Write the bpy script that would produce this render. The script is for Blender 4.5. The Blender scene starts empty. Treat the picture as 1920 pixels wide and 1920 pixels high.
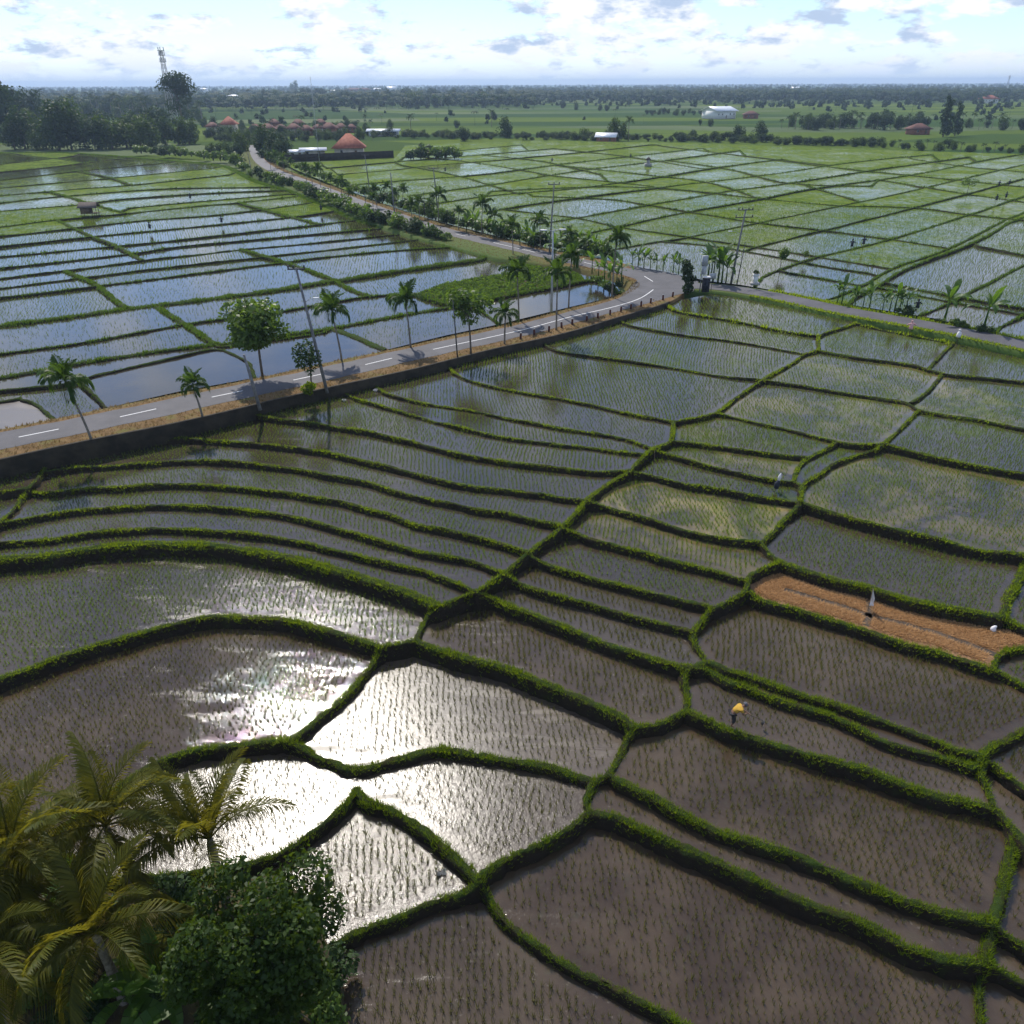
import bpy, math, random
import numpy as np
from mathutils import Vector, Matrix, Euler
from mathutils.geometry import delaunay_2d_cdt

R_ = math.radians
rng = np.random.default_rng(7)
random.seed(7)
SC = bpy.context.scene
COL = SC.collection

# ------------------------------------------------------------------ camera
CAM_H, F = 25.0, 1490.0
PITCH, ROLL = 28.35, -0.22
cam = bpy.data.cameras.new('camera')
cam.sensor_fit = 'HORIZONTAL'
cam.angle = 2 * math.atan(960 / F)
cam.clip_start, cam.clip_end = 0.5, 40000
camo = bpy.data.objects.new('camera', cam)
COL.objects.link(camo)
RM = Matrix.Rotation(R_(90 - PITCH), 3, 'X') @ Matrix.Rotation(R_(ROLL), 3, 'Z')
camo.matrix_world = Matrix.Translation((0, 0, CAM_H)) @ RM.to_4x4()
SC.camera = camo

# ------------------------------------------------------------------ light, sky, exposure
SUN_EL, SUN_AZ = 47.0, -18.5            # azimuth from +Y, clockwise
sd = Vector((math.sin(R_(SUN_AZ)) * math.cos(R_(SUN_EL)), math.cos(R_(SUN_AZ)) * math.cos(R_(SUN_EL)), math.sin(R_(SUN_EL))))
sl = bpy.data.lights.new('sun', 'SUN')
sl.energy, sl.angle, sl.color = 4.2, R_(0.55), (1.0, 0.94, 0.84)
so = bpy.data.objects.new('sun', sl)
so.rotation_euler = (-sd).to_track_quat('-Z', 'Y').to_euler()
so.location = (0, 0, 200)
COL.objects.link(so)

W = bpy.data.worlds.new('World')
SC.world = W
W.use_nodes = True


def world_nodes():
    nt = W.node_tree
    nt.nodes.clear()
    N = nt.nodes.new
    L = nt.links.new
    out, bg = N('ShaderNodeOutputWorld'), N('ShaderNodeBackground')
    sky = N('ShaderNodeTexSky')
    sky.sky_type = 'NISHITA'
    sky.sun_disc = False
    sky.sun_elevation, sky.sun_rotation = R_(SUN_EL), R_(SUN_AZ)
    sky.altitude, sky.air_density, sky.dust_density, sky.ozone_density = 50, 1.0, 0.1, 2.6
    bg.inputs['Strength'].default_value = 0.125
    tc, sep = N('ShaderNodeTexCoord'), N('ShaderNodeSeparateXYZ')
    L(tc.outputs['Generated'], sep.inputs[0])

    def math_(op, a, b=None, clamp=False):
        m = N('ShaderNodeMath')
        m.operation = op
        m.use_clamp = clamp
        for i, v in enumerate((a, b)):
            if v is None:
                continue
            if isinstance(v, (int, float)):
                m.inputs[i].default_value = v
            else:
                L(v, m.inputs[i])
        return m.outputs[0]
    z = math_('MAXIMUM', sep.outputs['Z'], 0.0)
    den = math_('ADD', z, 0.35)
    x = math_('DIVIDE', sep.outputs['X'], den)
    y = math_('DIVIDE', sep.outputs['Y'], den)
    zz = math_('MULTIPLY', z, 1.5)
    cb = N('ShaderNodeCombineXYZ')
    L(x, cb.inputs[0]); L(y, cb.inputs[1]); L(zz, cb.inputs[2])

    def noise(scale, detail, rough, off):
        mp = N('ShaderNodeMapping')
        mp.inputs['Location'].default_value = off
        L(cb.outputs[0], mp.inputs[0])
        n = N('ShaderNodeTexNoise')
        n.inputs['Scale'].default_value = scale
        n.inputs['Detail'].default_value = detail
        n.inputs['Roughness'].default_value = rough
        L(mp.outputs[0], n.inputs['Vector'])
        return n.outputs['Fac']

    def ramp(fac, a, b):
        r = N('ShaderNodeMapRange')
        r.interpolation_type = 'SMOOTHSTEP'
        r.inputs['From Min'].default_value = a
        r.inputs['From Max'].default_value = b
        L(fac, r.inputs['Value'])
        return r.outputs['Result']

    def mix(fac, a, b):
        m = N('ShaderNodeMix')
        m.data_type = 'RGBA'
        L(fac, m.inputs['Factor'])
        for s, v in ((6, a), (7, b)):
            if isinstance(v, tuple):
                m.inputs[s].default_value = (*v, 1)
            else:
                L(v, m.inputs[s])
        return m.outputs[2]
    cov = ramp(math_('SUBTRACT', noise(6.0, 10, 0.60, (3.1, 1.7, 0)), math_('MULTIPLY', math_('MINIMUM', z, 0.35), 0.12)), 0.45, 0.56)
    veil = ramp(noise(1.6, 5, 0.6, (8.0, 2.0, 1.0)), 0.35, 0.62)
    shade = ramp(noise(7.0, 9, 0.60, (0.3, 5.2, 0.8)), 0.46, 0.62)
    cloud = mix(shade, (7.4, 7.6, 8.0), (3.6, 4.5, 6.0))
    tint = N('ShaderNodeMix')
    tint.data_type, tint.blend_type = 'RGBA', 'MULTIPLY'
    tint.inputs['Factor'].default_value = 1.0
    tint.inputs[7].default_value = (0.84, 0.92, 1.10, 1)
    L(sky.outputs[0], tint.inputs[6])
    c1 = mix(math_('MULTIPLY', veil, 0.22), tint.outputs[2], (5.8, 6.9, 8.4))
    c2 = mix(cov, c1, cloud)
    hz = ramp(z, 0.034, -0.004)
    c3 = mix(math_('MULTIPLY', hz, 0.8), c2, (5.4, 6.3, 7.6))
    L(c3, bg.inputs['Color'])
    L(bg.outputs[0], out.inputs[0])


world_nodes()
SC.view_settings.view_transform = 'Standard'
SC.view_settings.look = 'None'
SC.view_settings.exposure = 0.22
SC.view_settings.gamma = 1.0
SC.render.engine = 'CYCLES'
SC.cycles.max_bounces = 6
SC.cycles.transparent_max_bounces = 6
SC.cycles.volume_bounces = 0
SC.cycles.use_denoising = True

# ------------------------------------------------------------------ pixel <-> ground
RN = np.array(RM)


def ray(px, py):
    px, py = np.asarray(px, float), np.asarray(py, float)
    d = np.stack([(px - 960) / F, -(py - 960) / F, -np.ones_like(px)], -1) @ RN.T
    return d


def at(px, py, z=0.0):
    """ground point seen at photo pixel (px,py) on the level z"""
    d = ray(px, py)
    dz = np.minimum(d[..., 2], -0.0035)
    t = (np.asarray(z) - CAM_H) / dz
    return np.stack([d[..., 0] * t, d[..., 1] * t], -1)


def pt(px, py, z=0.0):
    a = at(px, py, z)
    return Vector((float(a[0]), float(a[1]), float(z)))


def mpp(p, ):
    """metres per photo pixel (vertical things) at ground point p"""
    c = RN.T @ np.array([p[0], p[1], p[2] - CAM_H])
    depth = -c[2]
    dep = math.atan2(CAM_H - p[2], math.hypot(p[0], p[1]))
    return depth / F / max(0.3, math.cos(dep))


# ------------------------------------------------------------------ materials
MATS = {}


def new_mat(name):
    m = bpy.data.materials.new(name)
    m.use_nodes = True
    nt = m.node_tree
    nt.nodes.clear()
    out = nt.nodes.new('ShaderNodeOutputMaterial')
    MATS[name] = m
    return m, nt, out


class NB:
    def __init__(s, nt):
        s.nt = nt

    def n(s, t, **k):
        o = s.nt.nodes.new(t)
        for a, b in k.items():
            setattr(o, a, b)
        return o

    def l(s, a, b):
        s.nt.links.new(a, b)

    def set(s, sock, v):
        if isinstance(v, (int, float)):
            sock.default_value = v
        elif isinstance(v, tuple):
            sock.default_value = (*v, 1) if len(v) == 3 and sock.type == 'RGBA' else v
        else:
            s.l(v, sock)

    def noise(s, scale, detail=4, rough=0.55, vec=None, dist=0.0):
        n = s.n('ShaderNodeTexNoise')
        n.inputs['Scale'].default_value = scale
        n.inputs['Detail'].default_value = detail
        n.inputs['Roughness'].default_value = rough
        n.inputs['Distortion'].default_value = dist
        if vec is not None:
            s.l(vec, n.inputs['Vector'])
        return n.outputs['Fac']

    def rampf(s, fac, a, b, lo=0.0, hi=1.0):
        r = s.n('ShaderNodeMapRange')
        r.interpolation_type = 'SMOOTHSTEP'
        for k, v in (('From Min', a), ('From Max', b), ('To Min', lo), ('To Max', hi)):
            s.set(r.inputs[k], v)
        s.set(r.inputs['Value'], fac)
        return r.outputs['Result']

    def mix(s, fac, a, b):
        m = s.n('ShaderNodeMix', data_type='RGBA')
        s.set(m.inputs['Factor'], fac)
        s.set(m.inputs[6], a)
        s.set(m.inputs[7], b)
        return m.outputs[2]

    def math(s, op, a, b=0.0, clamp=False):
        m = s.n('ShaderNodeMath', operation=op, use_clamp=clamp)
        s.set(m.inputs[0], a)
        s.set(m.inputs[1], b)
        return m.outputs[0]

    def pos(s, scale=(1, 1, 1), rot=(0, 0, 0)):
        g = s.n('ShaderNodeNewGeometry')
        mp = s.n('ShaderNodeMapping')
        mp.inputs['Scale'].default_value = scale
        mp.inputs['Rotation'].default_value = rot
        s.l(g.outputs['Position'], mp.inputs[0])
        return mp.outputs[0]

    def obj(s):
        return s.n('ShaderNodeTexCoord').outputs['Object']

    def attr(s, name):
        a = s.n('ShaderNodeAttribute', attribute_name=name)
        return a.outputs['Fac']

    def bump(s, h, strength, dist):
        b = s.n('ShaderNodeBump')
        s.set(b.inputs['Strength'], strength)
        b.inputs['Distance'].default_value = dist
        s.l(h, b.inputs['Height'])
        return b.outputs['Normal']

    def principled(s, base, rough, normal=None, ior=1.45, spec=0.5, metal=0.0):
        p = s.n('ShaderNodeBsdfPrincipled')
        s.set(p.inputs['Base Color'], base)
        s.set(p.inputs['Roughness'], rough)
        s.set(p.inputs['Metallic'], metal)
        p.inputs['IOR'].default_value = ior
        s.set(p.inputs['Specular IOR Level'], spec)
        if normal is not None:
            s.l(normal, p.inputs['Normal'])
        return p.outputs[0]


def simple(name, c1, c2, scale=2.0, rough=0.9, bump=0.0, spec=0.3, world=False, detail=5, metal=0.0):
    m, nt, out = new_mat(name)
    b = NB(nt)
    vec = b.pos() if world else b.obj()
    f = b.rampf(b.noise(scale, detail, 0.6, vec), 0.32, 0.68)
    col = b.mix(f, c1, c2)
    nrm = b.bump(b.noise(scale * 4, 4, 0.6, vec), bump, 0.05) if bump else None
    b.l(b.principled(col, rough, nrm, spec=spec, metal=metal), out.inputs[0])
    return m


def leaf(name, c1, c2, trans=0.45, rough=0.5, tcol=None, spec=0.35):
    """thin leaf: diffuse and glossy front plus light coming through"""
    m, nt, out = new_mat(name)
    b = NB(nt)
    g = b.n('ShaderNodeNewGeometry')
    oi = b.n('ShaderNodeObjectInfo')
    f = b.math('ADD', b.math('MULTIPLY', g.outputs['Random Per Island'], 0.75), b.math('MULTIPLY', oi.outputs['Random'], 0.25))
    col = b.mix(f, c1, c2)
    p = b.principled(col, rough, spec=spec)
    t = b.n('ShaderNodeBsdfTranslucent')
    tc = tcol or tuple(min(1, v * 1.7) for v in c2)
    b.set(t.inputs['Color'], b.mix(f, tuple(v * 0.7 for v in tc), tc))
    mx = b.n('ShaderNodeMixShader')
    mx.inputs[0].default_value = trans
    b.l(p, mx.inputs[1]); b.l(t.outputs[0], mx.inputs[2])
    b.l(mx.outputs[0], out.inputs[0])
    return m


def make_mats():
    # flooded paddy: wet mud under a thin film of water, rice too far to count mixed in as a canopy
    m, nt, out = new_mat('paddy')
    b = NB(nt)
    P = b.pos()
    green, mud, yel, rgh = b.attr('green'), b.attr('mud'), b.attr('yellow'), b.attr('rough')
    n1 = b.noise(0.22, 6, 0.62, P)
    n2 = b.noise(2.2, 4, 0.6, P)
    base = b.mix(b.rampf(n1, 0.35, 0.68), (0.038, 0.024, 0.013), (0.076, 0.053, 0.031))
    base = b.mix(b.rampf(n2, 0.52, 0.78, 0, 0.35), base, (0.055, 0.06, 0.028))
    base = b.mix(b.math('MULTIPLY', b.attr('deep'), 0.75), base, (0.012, 0.016, 0.013))
    yn = b.math('MULTIPLY', yel, b.rampf(b.noise(0.16, 5, 0.65, P, 0.6), 0.40, 0.62), True)
    base = b.mix(yn, base, (0.30, 0.235, 0.085))
    base = b.mix(mud, base, (0.105, 0.085, 0.072))
    strk = b.noise(1.0, 5, 0.65, b.pos((0.25, 1.1, 1), (0, 0, 0.35)))
    rr = b.math('ADD', rgh, b.rampf(strk, 0.50, 0.68, -0.02, 0.13), True)
    h = b.math('ADD', b.noise(5.0, 3, 0.6, P), b.math('MULTIPLY', b.noise(26.0, 2, 0.5, P), 0.35))
    nrm = b.bump(h, b.attr('rip'), 0.05)
    w = b.principled(base, rr, nrm, ior=1.333, spec=0.9)
    # mud clods just breaking the surface
    clod = b.rampf(b.noise(3.4, 7, 0.72, P), 0.60, 0.66)
    clod = b.math('MULTIPLY', clod, b.attr('clods'), True)
    wet = b.principled((0.11, 0.09, 0.07), 0.38, b.bump(b.noise(20, 4, 0.6, P), 0.6, 0.06), spec=0.5)
    mx0 = b.n('ShaderNodeMixShader')
    b.l(clod, mx0.inputs[0]); b.l(w, mx0.inputs[1]); b.l(wet, mx0.inputs[2])
    gn = b.rampf(b.noise(0.07, 6, 0.65, P), 0.30, 0.70, -0.25, 0.25)
    gn2 = b.rampf(b.noise(1.4, 4, 0.7, b.pos((1, 0.35, 1), (0, 0, 0.5))), 0.35, 0.65, -0.22, 0.22)
    gf = b.math('MULTIPLY', b.math('ADD', b.math('ADD', green, gn), gn2, True), b.rampf(green, 0.0, 0.12), True)
    gcol = b.mix(b.rampf(b.noise(0.5, 5, 0.7, P), 0.3, 0.7), (0.055, 0.105, 0.006), (0.14, 0.185, 0.012))
    can = b.principled(gcol, 0.9, b.bump(b.noise(4, 4, 0.7, P), 1.0, 0.25), spec=0.05)
    mx = b.n('ShaderNodeMixShader')
    b.l(gf, mx.inputs[0]); b.l(mx0.outputs[0], mx.inputs[1]); b.l(can, mx.inputs[2])
    b.l(mx.outputs[0], out.inputs[0])

    # earth bund: mossy top, bare dark mud on the flanks
    m, nt, out = new_mat('bund')
    b = NB(nt)
    P = b.pos()
    g = b.n('ShaderNodeNewGeometry')
    sx = b.n('ShaderNodeSeparateXYZ')
    b.l(g.outputs['Normal'], sx.inputs[0])
    top = b.rampf(sx.outputs['Z'], 0.45, 0.85)
    soil = b.mix(b.noise(3, 5, 0.6, P), (0.022, 0.017, 0.012), (0.055, 0.042, 0.028))
    gr = b.mix(b.noise(5, 6, 0.75, P), (0.022, 0.045, 0.010), (0.065, 0.105, 0.018))
    gr = b.mix(b.rampf(b.noise(0.5, 5, 0.7, P), 0.52, 0.66, 0, 0.7), gr, (0.075, 0.06, 0.026))
    f = b.math('ADD', b.math('MULTIPLY', top, 0.9), b.rampf(b.noise(1.2, 5, 0.65, P), 0.4, 0.7, -0.35, 0.3), True)
    b.l(b.principled(b.mix(f, soil, gr), 0.9, b.bump(b.noise(7, 6, 0.8, P), 1.0, 0.22), spec=0.1), out.inputs[0])

    # far country: fields in strips, hedges, small woods
    m, nt, out = new_mat('far_ground')
    b = NB(nt)
    P = b.pos((0.0045, 0.016, 1), (0, 0, 0.22))
    vor = b.n('ShaderNodeTexVoronoi')
    vor.inputs['Scale'].default_value = 1.0
    b.l(P, vor.inputs['Vector'])
    sc = b.n('ShaderNodeSeparateColor')
    b.l(vor.outputs['Color'], sc.inputs[0])
    fld = b.mix(sc.outputs[0], (0.018, 0.045, 0.006), (0.115, 0.155, 0.010))
    fld = b.mix(b.rampf(sc.outputs[1], 0.80, 0.9, 0, 0.7), fld, (0.15, 0.17, 0.10))
    big = b.rampf(b.noise(0.0016, 5, 0.6, b.pos()), 0.40, 0.60)
    fld = b.mix(b.math('MULTIPLY', big, 0.55), fld, (0.028, 0.07, 0.02))
    fine = b.noise(0.25, 6, 0.7, b.pos())
    fld = b.mix(b.rampf(fine, 0.35, 0.75, 0, 0.35), fld, (0.045, 0.085, 0.02))
    b.l(b.principled(fld, 0.95, b.bump(b.noise(0.8, 5, 0.7, b.pos()), 0.7, 0.5), spec=0.04), out.inputs[0])

    # asphalt
    m, nt, out = new_mat('asphalt')
    b = NB(nt)
    P = b.pos()
    c = b.mix(b.rampf(b.noise(0.35, 6, 0.65, P), 0.3, 0.7), (0.050, 0.048, 0.055), (0.085, 0.081, 0.090))
    c = b.mix(b.rampf(b.noise(60, 2, 0.5, P), 0.45, 0.75, 0, 0.4), c, (0.14, 0.135, 0.135))
    c = b.mix(b.rampf(b.noise(1.1, 7, 0.75, P, 1.5), 0.62, 0.72, 0, 0.5), c, (0.045, 0.042, 0.045))
    b.l(b.principled(c, 0.75, b.bump(b.noise(90, 2, 0.5, P), 0.4, 0.01), spec=0.4), out.inputs[0])

    # dry verge
    m, nt, out = new_mat('verge')
    b = NB(nt)
    P = b.pos()
    c = b.mix(b.rampf(b.noise(0.9, 6, 0.7, P), 0.3, 0.7), (0.13, 0.08, 0.035), (0.22, 0.14, 0.065))
    c = b.mix(b.rampf(b.noise(0.45, 6, 0.7, P), 0.50, 0.68, 0, 0.8), c, (0.11, 0.12, 0.03))
    c = b.mix(b.rampf(b.noise(7, 5, 0.7, P), 0.5, 0.75, 0, 0.5), c, (0.08, 0.06, 0.03))
    gz = b.attr('lush')
    c = b.mix(gz, c, b.mix(b.noise(1.5, 5, 0.6, P), (0.04, 0.085, 0.018), (0.09, 0.14, 0.03)))
    b.l(b.principled(c, 0.95, b.bump(b.noise(12, 4, 0.7, P), 0.8, 0.06), spec=0.15), out.inputs[0])

    simple('wall_stone', (0.018, 0.015, 0.010), (0.042, 0.034, 0.022), 0.9, 0.9, 0.7, world=True)
    simple('paint', (0.62, 0.62, 0.62), (0.78, 0.78, 0.77), 6, 0.7)
    simple('straw', (0.15, 0.08, 0.04), (0.27, 0.165, 0.09), 1.4, 0.95, 1.0, world=True, spec=0.1)
    simple('wet_soil', (0.04, 0.03, 0.022), (0.09, 0.065, 0.045), 1.4, 0.6, 0.8, world=True)
    simple('soil', (0.035, 0.028, 0.018), (0.075, 0.065, 0.03), 0.8, 0.95, 0.8, world=True, spec=0.1)
    simple('bark', (0.07, 0.055, 0.042), (0.16, 0.13, 0.10), 5, 0.9, 0.6)
    simple('palm_bark', (0.12, 0.10, 0.08), (0.25, 0.22, 0.18), 7, 0.9, 0.5)
    simple('concrete', (0.26, 0.25, 0.25), (0.42, 0.41, 0.40), 3, 0.85, 0.2)
    simple('pole_grey', (0.13, 0.13, 0.135), (0.22, 0.215, 0.21), 3, 0.85, 0.2)
    simple('dark_metal', (0.03, 0.03, 0.032), (0.07, 0.07, 0.075), 4, 0.5, 0.0, 0.5)
    simple('grey_metal', (0.30, 0.32, 0.34), (0.42, 0.44, 0.46), 2, 0.45, 0.0, 0.5)
    simple('white_paint', (0.66, 0.67, 0.68), (0.80, 0.80, 0.80), 1.2, 0.7)
    simple('roof_metal', (0.60, 0.62, 0.66), (0.78, 0.80, 0.83), 0.8, 0.4, 0.0, 0.5)
    simple('roof_tile', (0.22, 0.065, 0.04), (0.33, 0.115, 0.07), 1.1, 0.85, 0.4)
    simple('roof_tile_dark', (0.085, 0.036, 0.03), (0.15, 0.065, 0.05), 1.1, 0.85, 0.4)
    simple('plaster', (0.42, 0.38, 0.32), (0.58, 0.54, 0.48), 0.6, 0.9, 0.2)
    simple('brick', (0.22, 0.09, 0.055), (0.34, 0.15, 0.09), 1.6, 0.9, 0.3)
    simple('glass_dark', (0.02, 0.025, 0.03), (0.05, 0.055, 0.06), 1, 0.15, 0, 0.6)
    simple('wood', (0.10, 0.07, 0.045), (0.20, 0.15, 0.10), 5, 0.85, 0.4)
    simple('thatch', (0.06, 0.05, 0.048), (0.13, 0.11, 0.10), 6, 0.95, 0.7)
    simple('post_red', (0.06, 0.02, 0.016), (0.12, 0.042, 0.03), 5, 0.8)
    simple('skin', (0.16, 0.085, 0.055), (0.21, 0.115, 0.075), 6, 0.55)
    simple('shirt_yellow', (0.42, 0.24, 0.03), (0.52, 0.32, 0.05), 9, 0.85, 0.3)
    simple('trousers', (0.02, 0.02, 0.024), (0.05, 0.045, 0.045), 9, 0.9, 0.3)
    simple('cap', (0.05, 0.05, 0.06), (0.16, 0.16, 0.18), 12, 0.8)
    simple('cloth_white', (0.66, 0.62, 0.62), (0.82, 0.80, 0.80), 6, 0.85, 0.3)
    simple('cloth_pink', (0.55, 0.28, 0.28), (0.72, 0.45, 0.42), 6, 0.85, 0.3)
    simple('cloth_dark', (0.015, 0.017, 0.025), (0.04, 0.045, 0.06), 6, 0.85, 0.3)
    leaf('grass_leaf', (0.045, 0.090, 0.008), (0.175, 0.24, 0.020), 0.52, 0.6, (0.40, 0.52, 0.012), 0.1)
    leaf('rice_leaf', (0.038, 0.072, 0.008), (0.115, 0.175, 0.022), 0.45, 0.6, (0.22, 0.33, 0.02), 0.12)
    leaf('grass_cool', (0.028, 0.066, 0.010), (0.085, 0.145, 0.020), 0.42, 0.6, (0.17, 0.29, 0.02), 0.1)
    leaf('rice_olive', (0.040, 0.048, 0.012), (0.115, 0.115, 0.030), 0.4, 0.6, (0.19, 0.19, 0.035), 0.12)
    leaf('dry_leaf', (0.11, 0.078, 0.03), (0.24, 0.165, 0.07), 0.3, 0.7, None, 0.1)
    leaf('straw_leaf', (0.27, 0.15, 0.06), (0.56, 0.35, 0.17), 0.3, 0.7, None, 0.1)
    leaf('tree_leaf', (0.035, 0.075, 0.014), (0.10, 0.16, 0.028), 0.4, 0.45, (0.20, 0.32, 0.03), 0.35)
    leaf('glossy_leaf', (0.012, 0.030, 0.004), (0.042, 0.075, 0.009), 0.30, 0.5, (0.14, 0.21, 0.010), 0.25)
    leaf('dark_leaf', (0.018, 0.038, 0.014), (0.05, 0.085, 0.025), 0.3, 0.6, (0.07, 0.13, 0.02), 0.2)
    leaf('far_leaf', (0.020, 0.040, 0.020), (0.050, 0.080, 0.032), 0.25, 0.7, (0.06, 0.11, 0.03), 0.1)
    leaf('mid_leaf', (0.028, 0.052, 0.012), (0.075, 0.115, 0.024), 0.3, 0.6, (0.12, 0.20, 0.02), 0.15)
    leaf('palm_leaf', (0.028, 0.048, 0.007), (0.115, 0.112, 0.014), 0.42, 0.5, (0.34, 0.30, 0.02), 0.18)
    leaf('areca_leaf', (0.020, 0.052, 0.008), (0.055, 0.105, 0.016), 0.36, 0.5, (0.13, 0.23, 0.02), 0.25)
    leaf('banana_leaf', (0.030, 0.075, 0.010), (0.075, 0.14, 0.022), 0.4, 0.45, (0.17, 0.31, 0.02), 0.3)
    leaf('gold_leaf', (0.20, 0.14, 0.03), (0.34, 0.25, 0.06), 0.4, 0.5, None, 0.3)


make_mats()


# ------------------------------------------------------------------ mesh helpers
def tag(o, label=None, cat=None, group=None, kind=None):
    for k, v in (('label', label), ('category', cat), ('group', group), ('kind', kind)):
        if v:
            o[k] = v
    return o


def link(o, parent=None):
    COL.objects.link(o)
    if parent is not None:
        o.parent = parent
    return o


def empty(name, loc=(0, 0, 0), rz=0.0, s=1.0):
    o = bpy.data.objects.new(name, None)
    o.empty_display_size = 0.2
    o.location = loc
    o.rotation_euler = (0, 0, rz)
    o.scale = (s, s, s)
    return link(o)


def mesh_np(name, V, FA, mat, smooth=False, attrs=None):
    """V (n,3); FA = list of (m,k) index arrays with k=3 or 4"""
    V = np.ascontiguousarray(V, dtype=np.float32)
    me = bpy.data.meshes.new(name)
    FA = [np.asarray(f, dtype=np.int32) for f in FA if len(f)]
    nl = sum(f.size for f in FA)
    nf = sum(len(f) for f in FA)
    me.vertices.add(len(V))
    me.loops.add(nl)
    me.polygons.add(nf)
    me.vertices.foreach_set('co', V.ravel())
    me.loops.foreach_set('vertex_index', np.concatenate([f.ravel() for f in FA]))
    tot = np.concatenate([np.full(len(f), f.shape[1], np.int32) for f in FA])
    st = np.concatenate([[0], np.cumsum(tot)[:-1]]).astype(np.int32)
    me.polygons.foreach_set('loop_start', st)
    if smooth:
        me.polygons.foreach_set('use_smooth', np.ones(nf, bool))
    for k, v in (attrs or {}).items():
        a = me.attributes.new(k, 'FLOAT', 'POINT')
        a.data.foreach_set('value', np.ascontiguousarray(v, dtype=np.float32))
    me.update(calc_edges=True)
    me.materials.append(MATS[mat])
    return me


def mobj(name, me, parent=None):
    return link(bpy.data.objects.new(name, me), parent)


class MB:
    """collects simple solids into one mesh"""

    def __init__(s):
        s.v, s.q, s.t, s.n = [], [], [], 0

    def add(s, V, quads=(), tris=()):
        V = np.asarray(V, float).reshape(-1, 3)
        s.v.append(V)
        if len(quads):
            s.q.append(np.asarray(quads, int).reshape(-1, 4) + s.n)
        if len(tris):
            s.t.append(np.asarray(tris, int).reshape(-1, 3) + s.n)
        s.n += len(V)
        return s

    def box(s, c, d, rz=0.0):
        c = np.asarray(c, float)
        h = np.asarray(d, float) / 2
        k = np.array([[x, y, z] for z in (-1, 1) for x, y in ((-1, -1), (1, -1), (1, 1), (-1, 1))], float) * h
        if rz:
            cr, sr = math.cos(rz), math.sin(rz)
            k = k @ np.array([[cr, sr, 0], [-sr, cr, 0], [0, 0, 1]])
        return s.add(k + c, [(0, 3, 2, 1), (4, 5, 6, 7), (0, 1, 5, 4), (1, 2, 6, 5), (2, 3, 7, 6), (3, 0, 4, 7)])

    def tube(s, P, r, n=6, cap=True):
        P = np.asarray(P, float)
        r = np.broadcast_to(np.asarray(r, float), (len(P),))
        T = np.gradient(P, axis=0)
        T /= np.linalg.norm(T, axis=1)[:, None] + 1e-9
        ref = np.array([1.0, 0, 0]) if abs(T[0, 0]) < 0.8 else np.array([0, 1.0, 0])
        A = np.cross(T, ref)
        A /= np.linalg.norm(A, axis=1)[:, None] + 1e-9
        B = np.cross(T, A)
        a = np.arange(n) * 2 * math.pi / n
        ring = (np.cos(a)[None, :, None] * A[:, None] + np.sin(a)[None, :, None] * B[:, None]) * r[:, None, None] + P[:, None]
        V = ring.reshape(-1, 3)
        Q = [(i * n + j, i * n + (j + 1) % n, (i + 1) * n + (j + 1) % n, (i + 1) * n + j) for i in range(len(P) - 1) for j in range(n)]
        Tn = []
        if cap:
            k = len(P) * n
            V = np.vstack([V, P[:1], P[-1:]])
            Tn = [(k, (j + 1) % n, j) for j in range(n)] + [(k + 1, (len(P) - 1) * n + j, (len(P) - 1) * n + (j + 1) % n) for j in range(n)]
        return s.add(V, Q, Tn)

    def prism(s, poly, z0, z1):
        n = len(poly)
        V = [(x, y, z0) for x, y in poly] + [(x, y, z1) for x, y in poly]
        s.add(V, [(i, (i + 1) % n, n + (i + 1) % n, n + i) for i in range(n)],
              [(0, i + 1, i) for i in range(1, n - 1)] + [(n, n + i, n + i + 1) for i in range(1, n - 1)])
        return s

    def arrays(s):
        V = np.vstack(s.v)
        return V, np.vstack(s.q) if s.q else np.zeros((0, 4), int), np.vstack(s.t) if s.t else np.zeros((0, 3), int)

    def mesh(s, name, mat, smooth=False):
        V, q, t = s.arrays()
        return mesh_np(name, V, [q, t], mat, smooth)

    def obj(s, name, mat, parent=None, smooth=False):
        return mobj(name, s.mesh(name, mat, smooth), parent)


def copy_tree(root, loc, rz=0.0, s=1.0, tilt=(0, 0)):
    r = root.copy()
    link(r)
    r.location = loc
    r.rotation_euler = (tilt[0], tilt[1], rz)
    r.scale = (s, s, s) if isinstance(s, (int, float)) else s
    for ch in root.children:
        c = ch.copy()
        link(c, r)
        for g in ch.children:
            d = g.copy()
            link(d, c)
    return r


def scatter(V, T, X, Y, Z, rz, s, sz=None):
    """a template (V verts, T tris) repeated at many places: returns one big vertex and tri array"""
    n = len(X)
    c, sn = np.cos(rz), np.sin(rz)
    sz = s if sz is None else sz
    vx = (V[None, :, 0] * c[:, None] - V[None, :, 1] * sn[:, None]) * s[:, None] + X[:, None]
    vy = (V[None, :, 0] * sn[:, None] + V[None, :, 1] * c[:, None]) * s[:, None] + Y[:, None]
    vz = V[None, :, 2] * sz[:, None] + Z[:, None]
    VV = np.stack([vx, vy, vz], -1).reshape(-1, 3)
    TT = (T[None] + (np.arange(n) * len(V))[:, None, None]).reshape(-1, T.shape[1])
    return VV, TT


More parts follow.
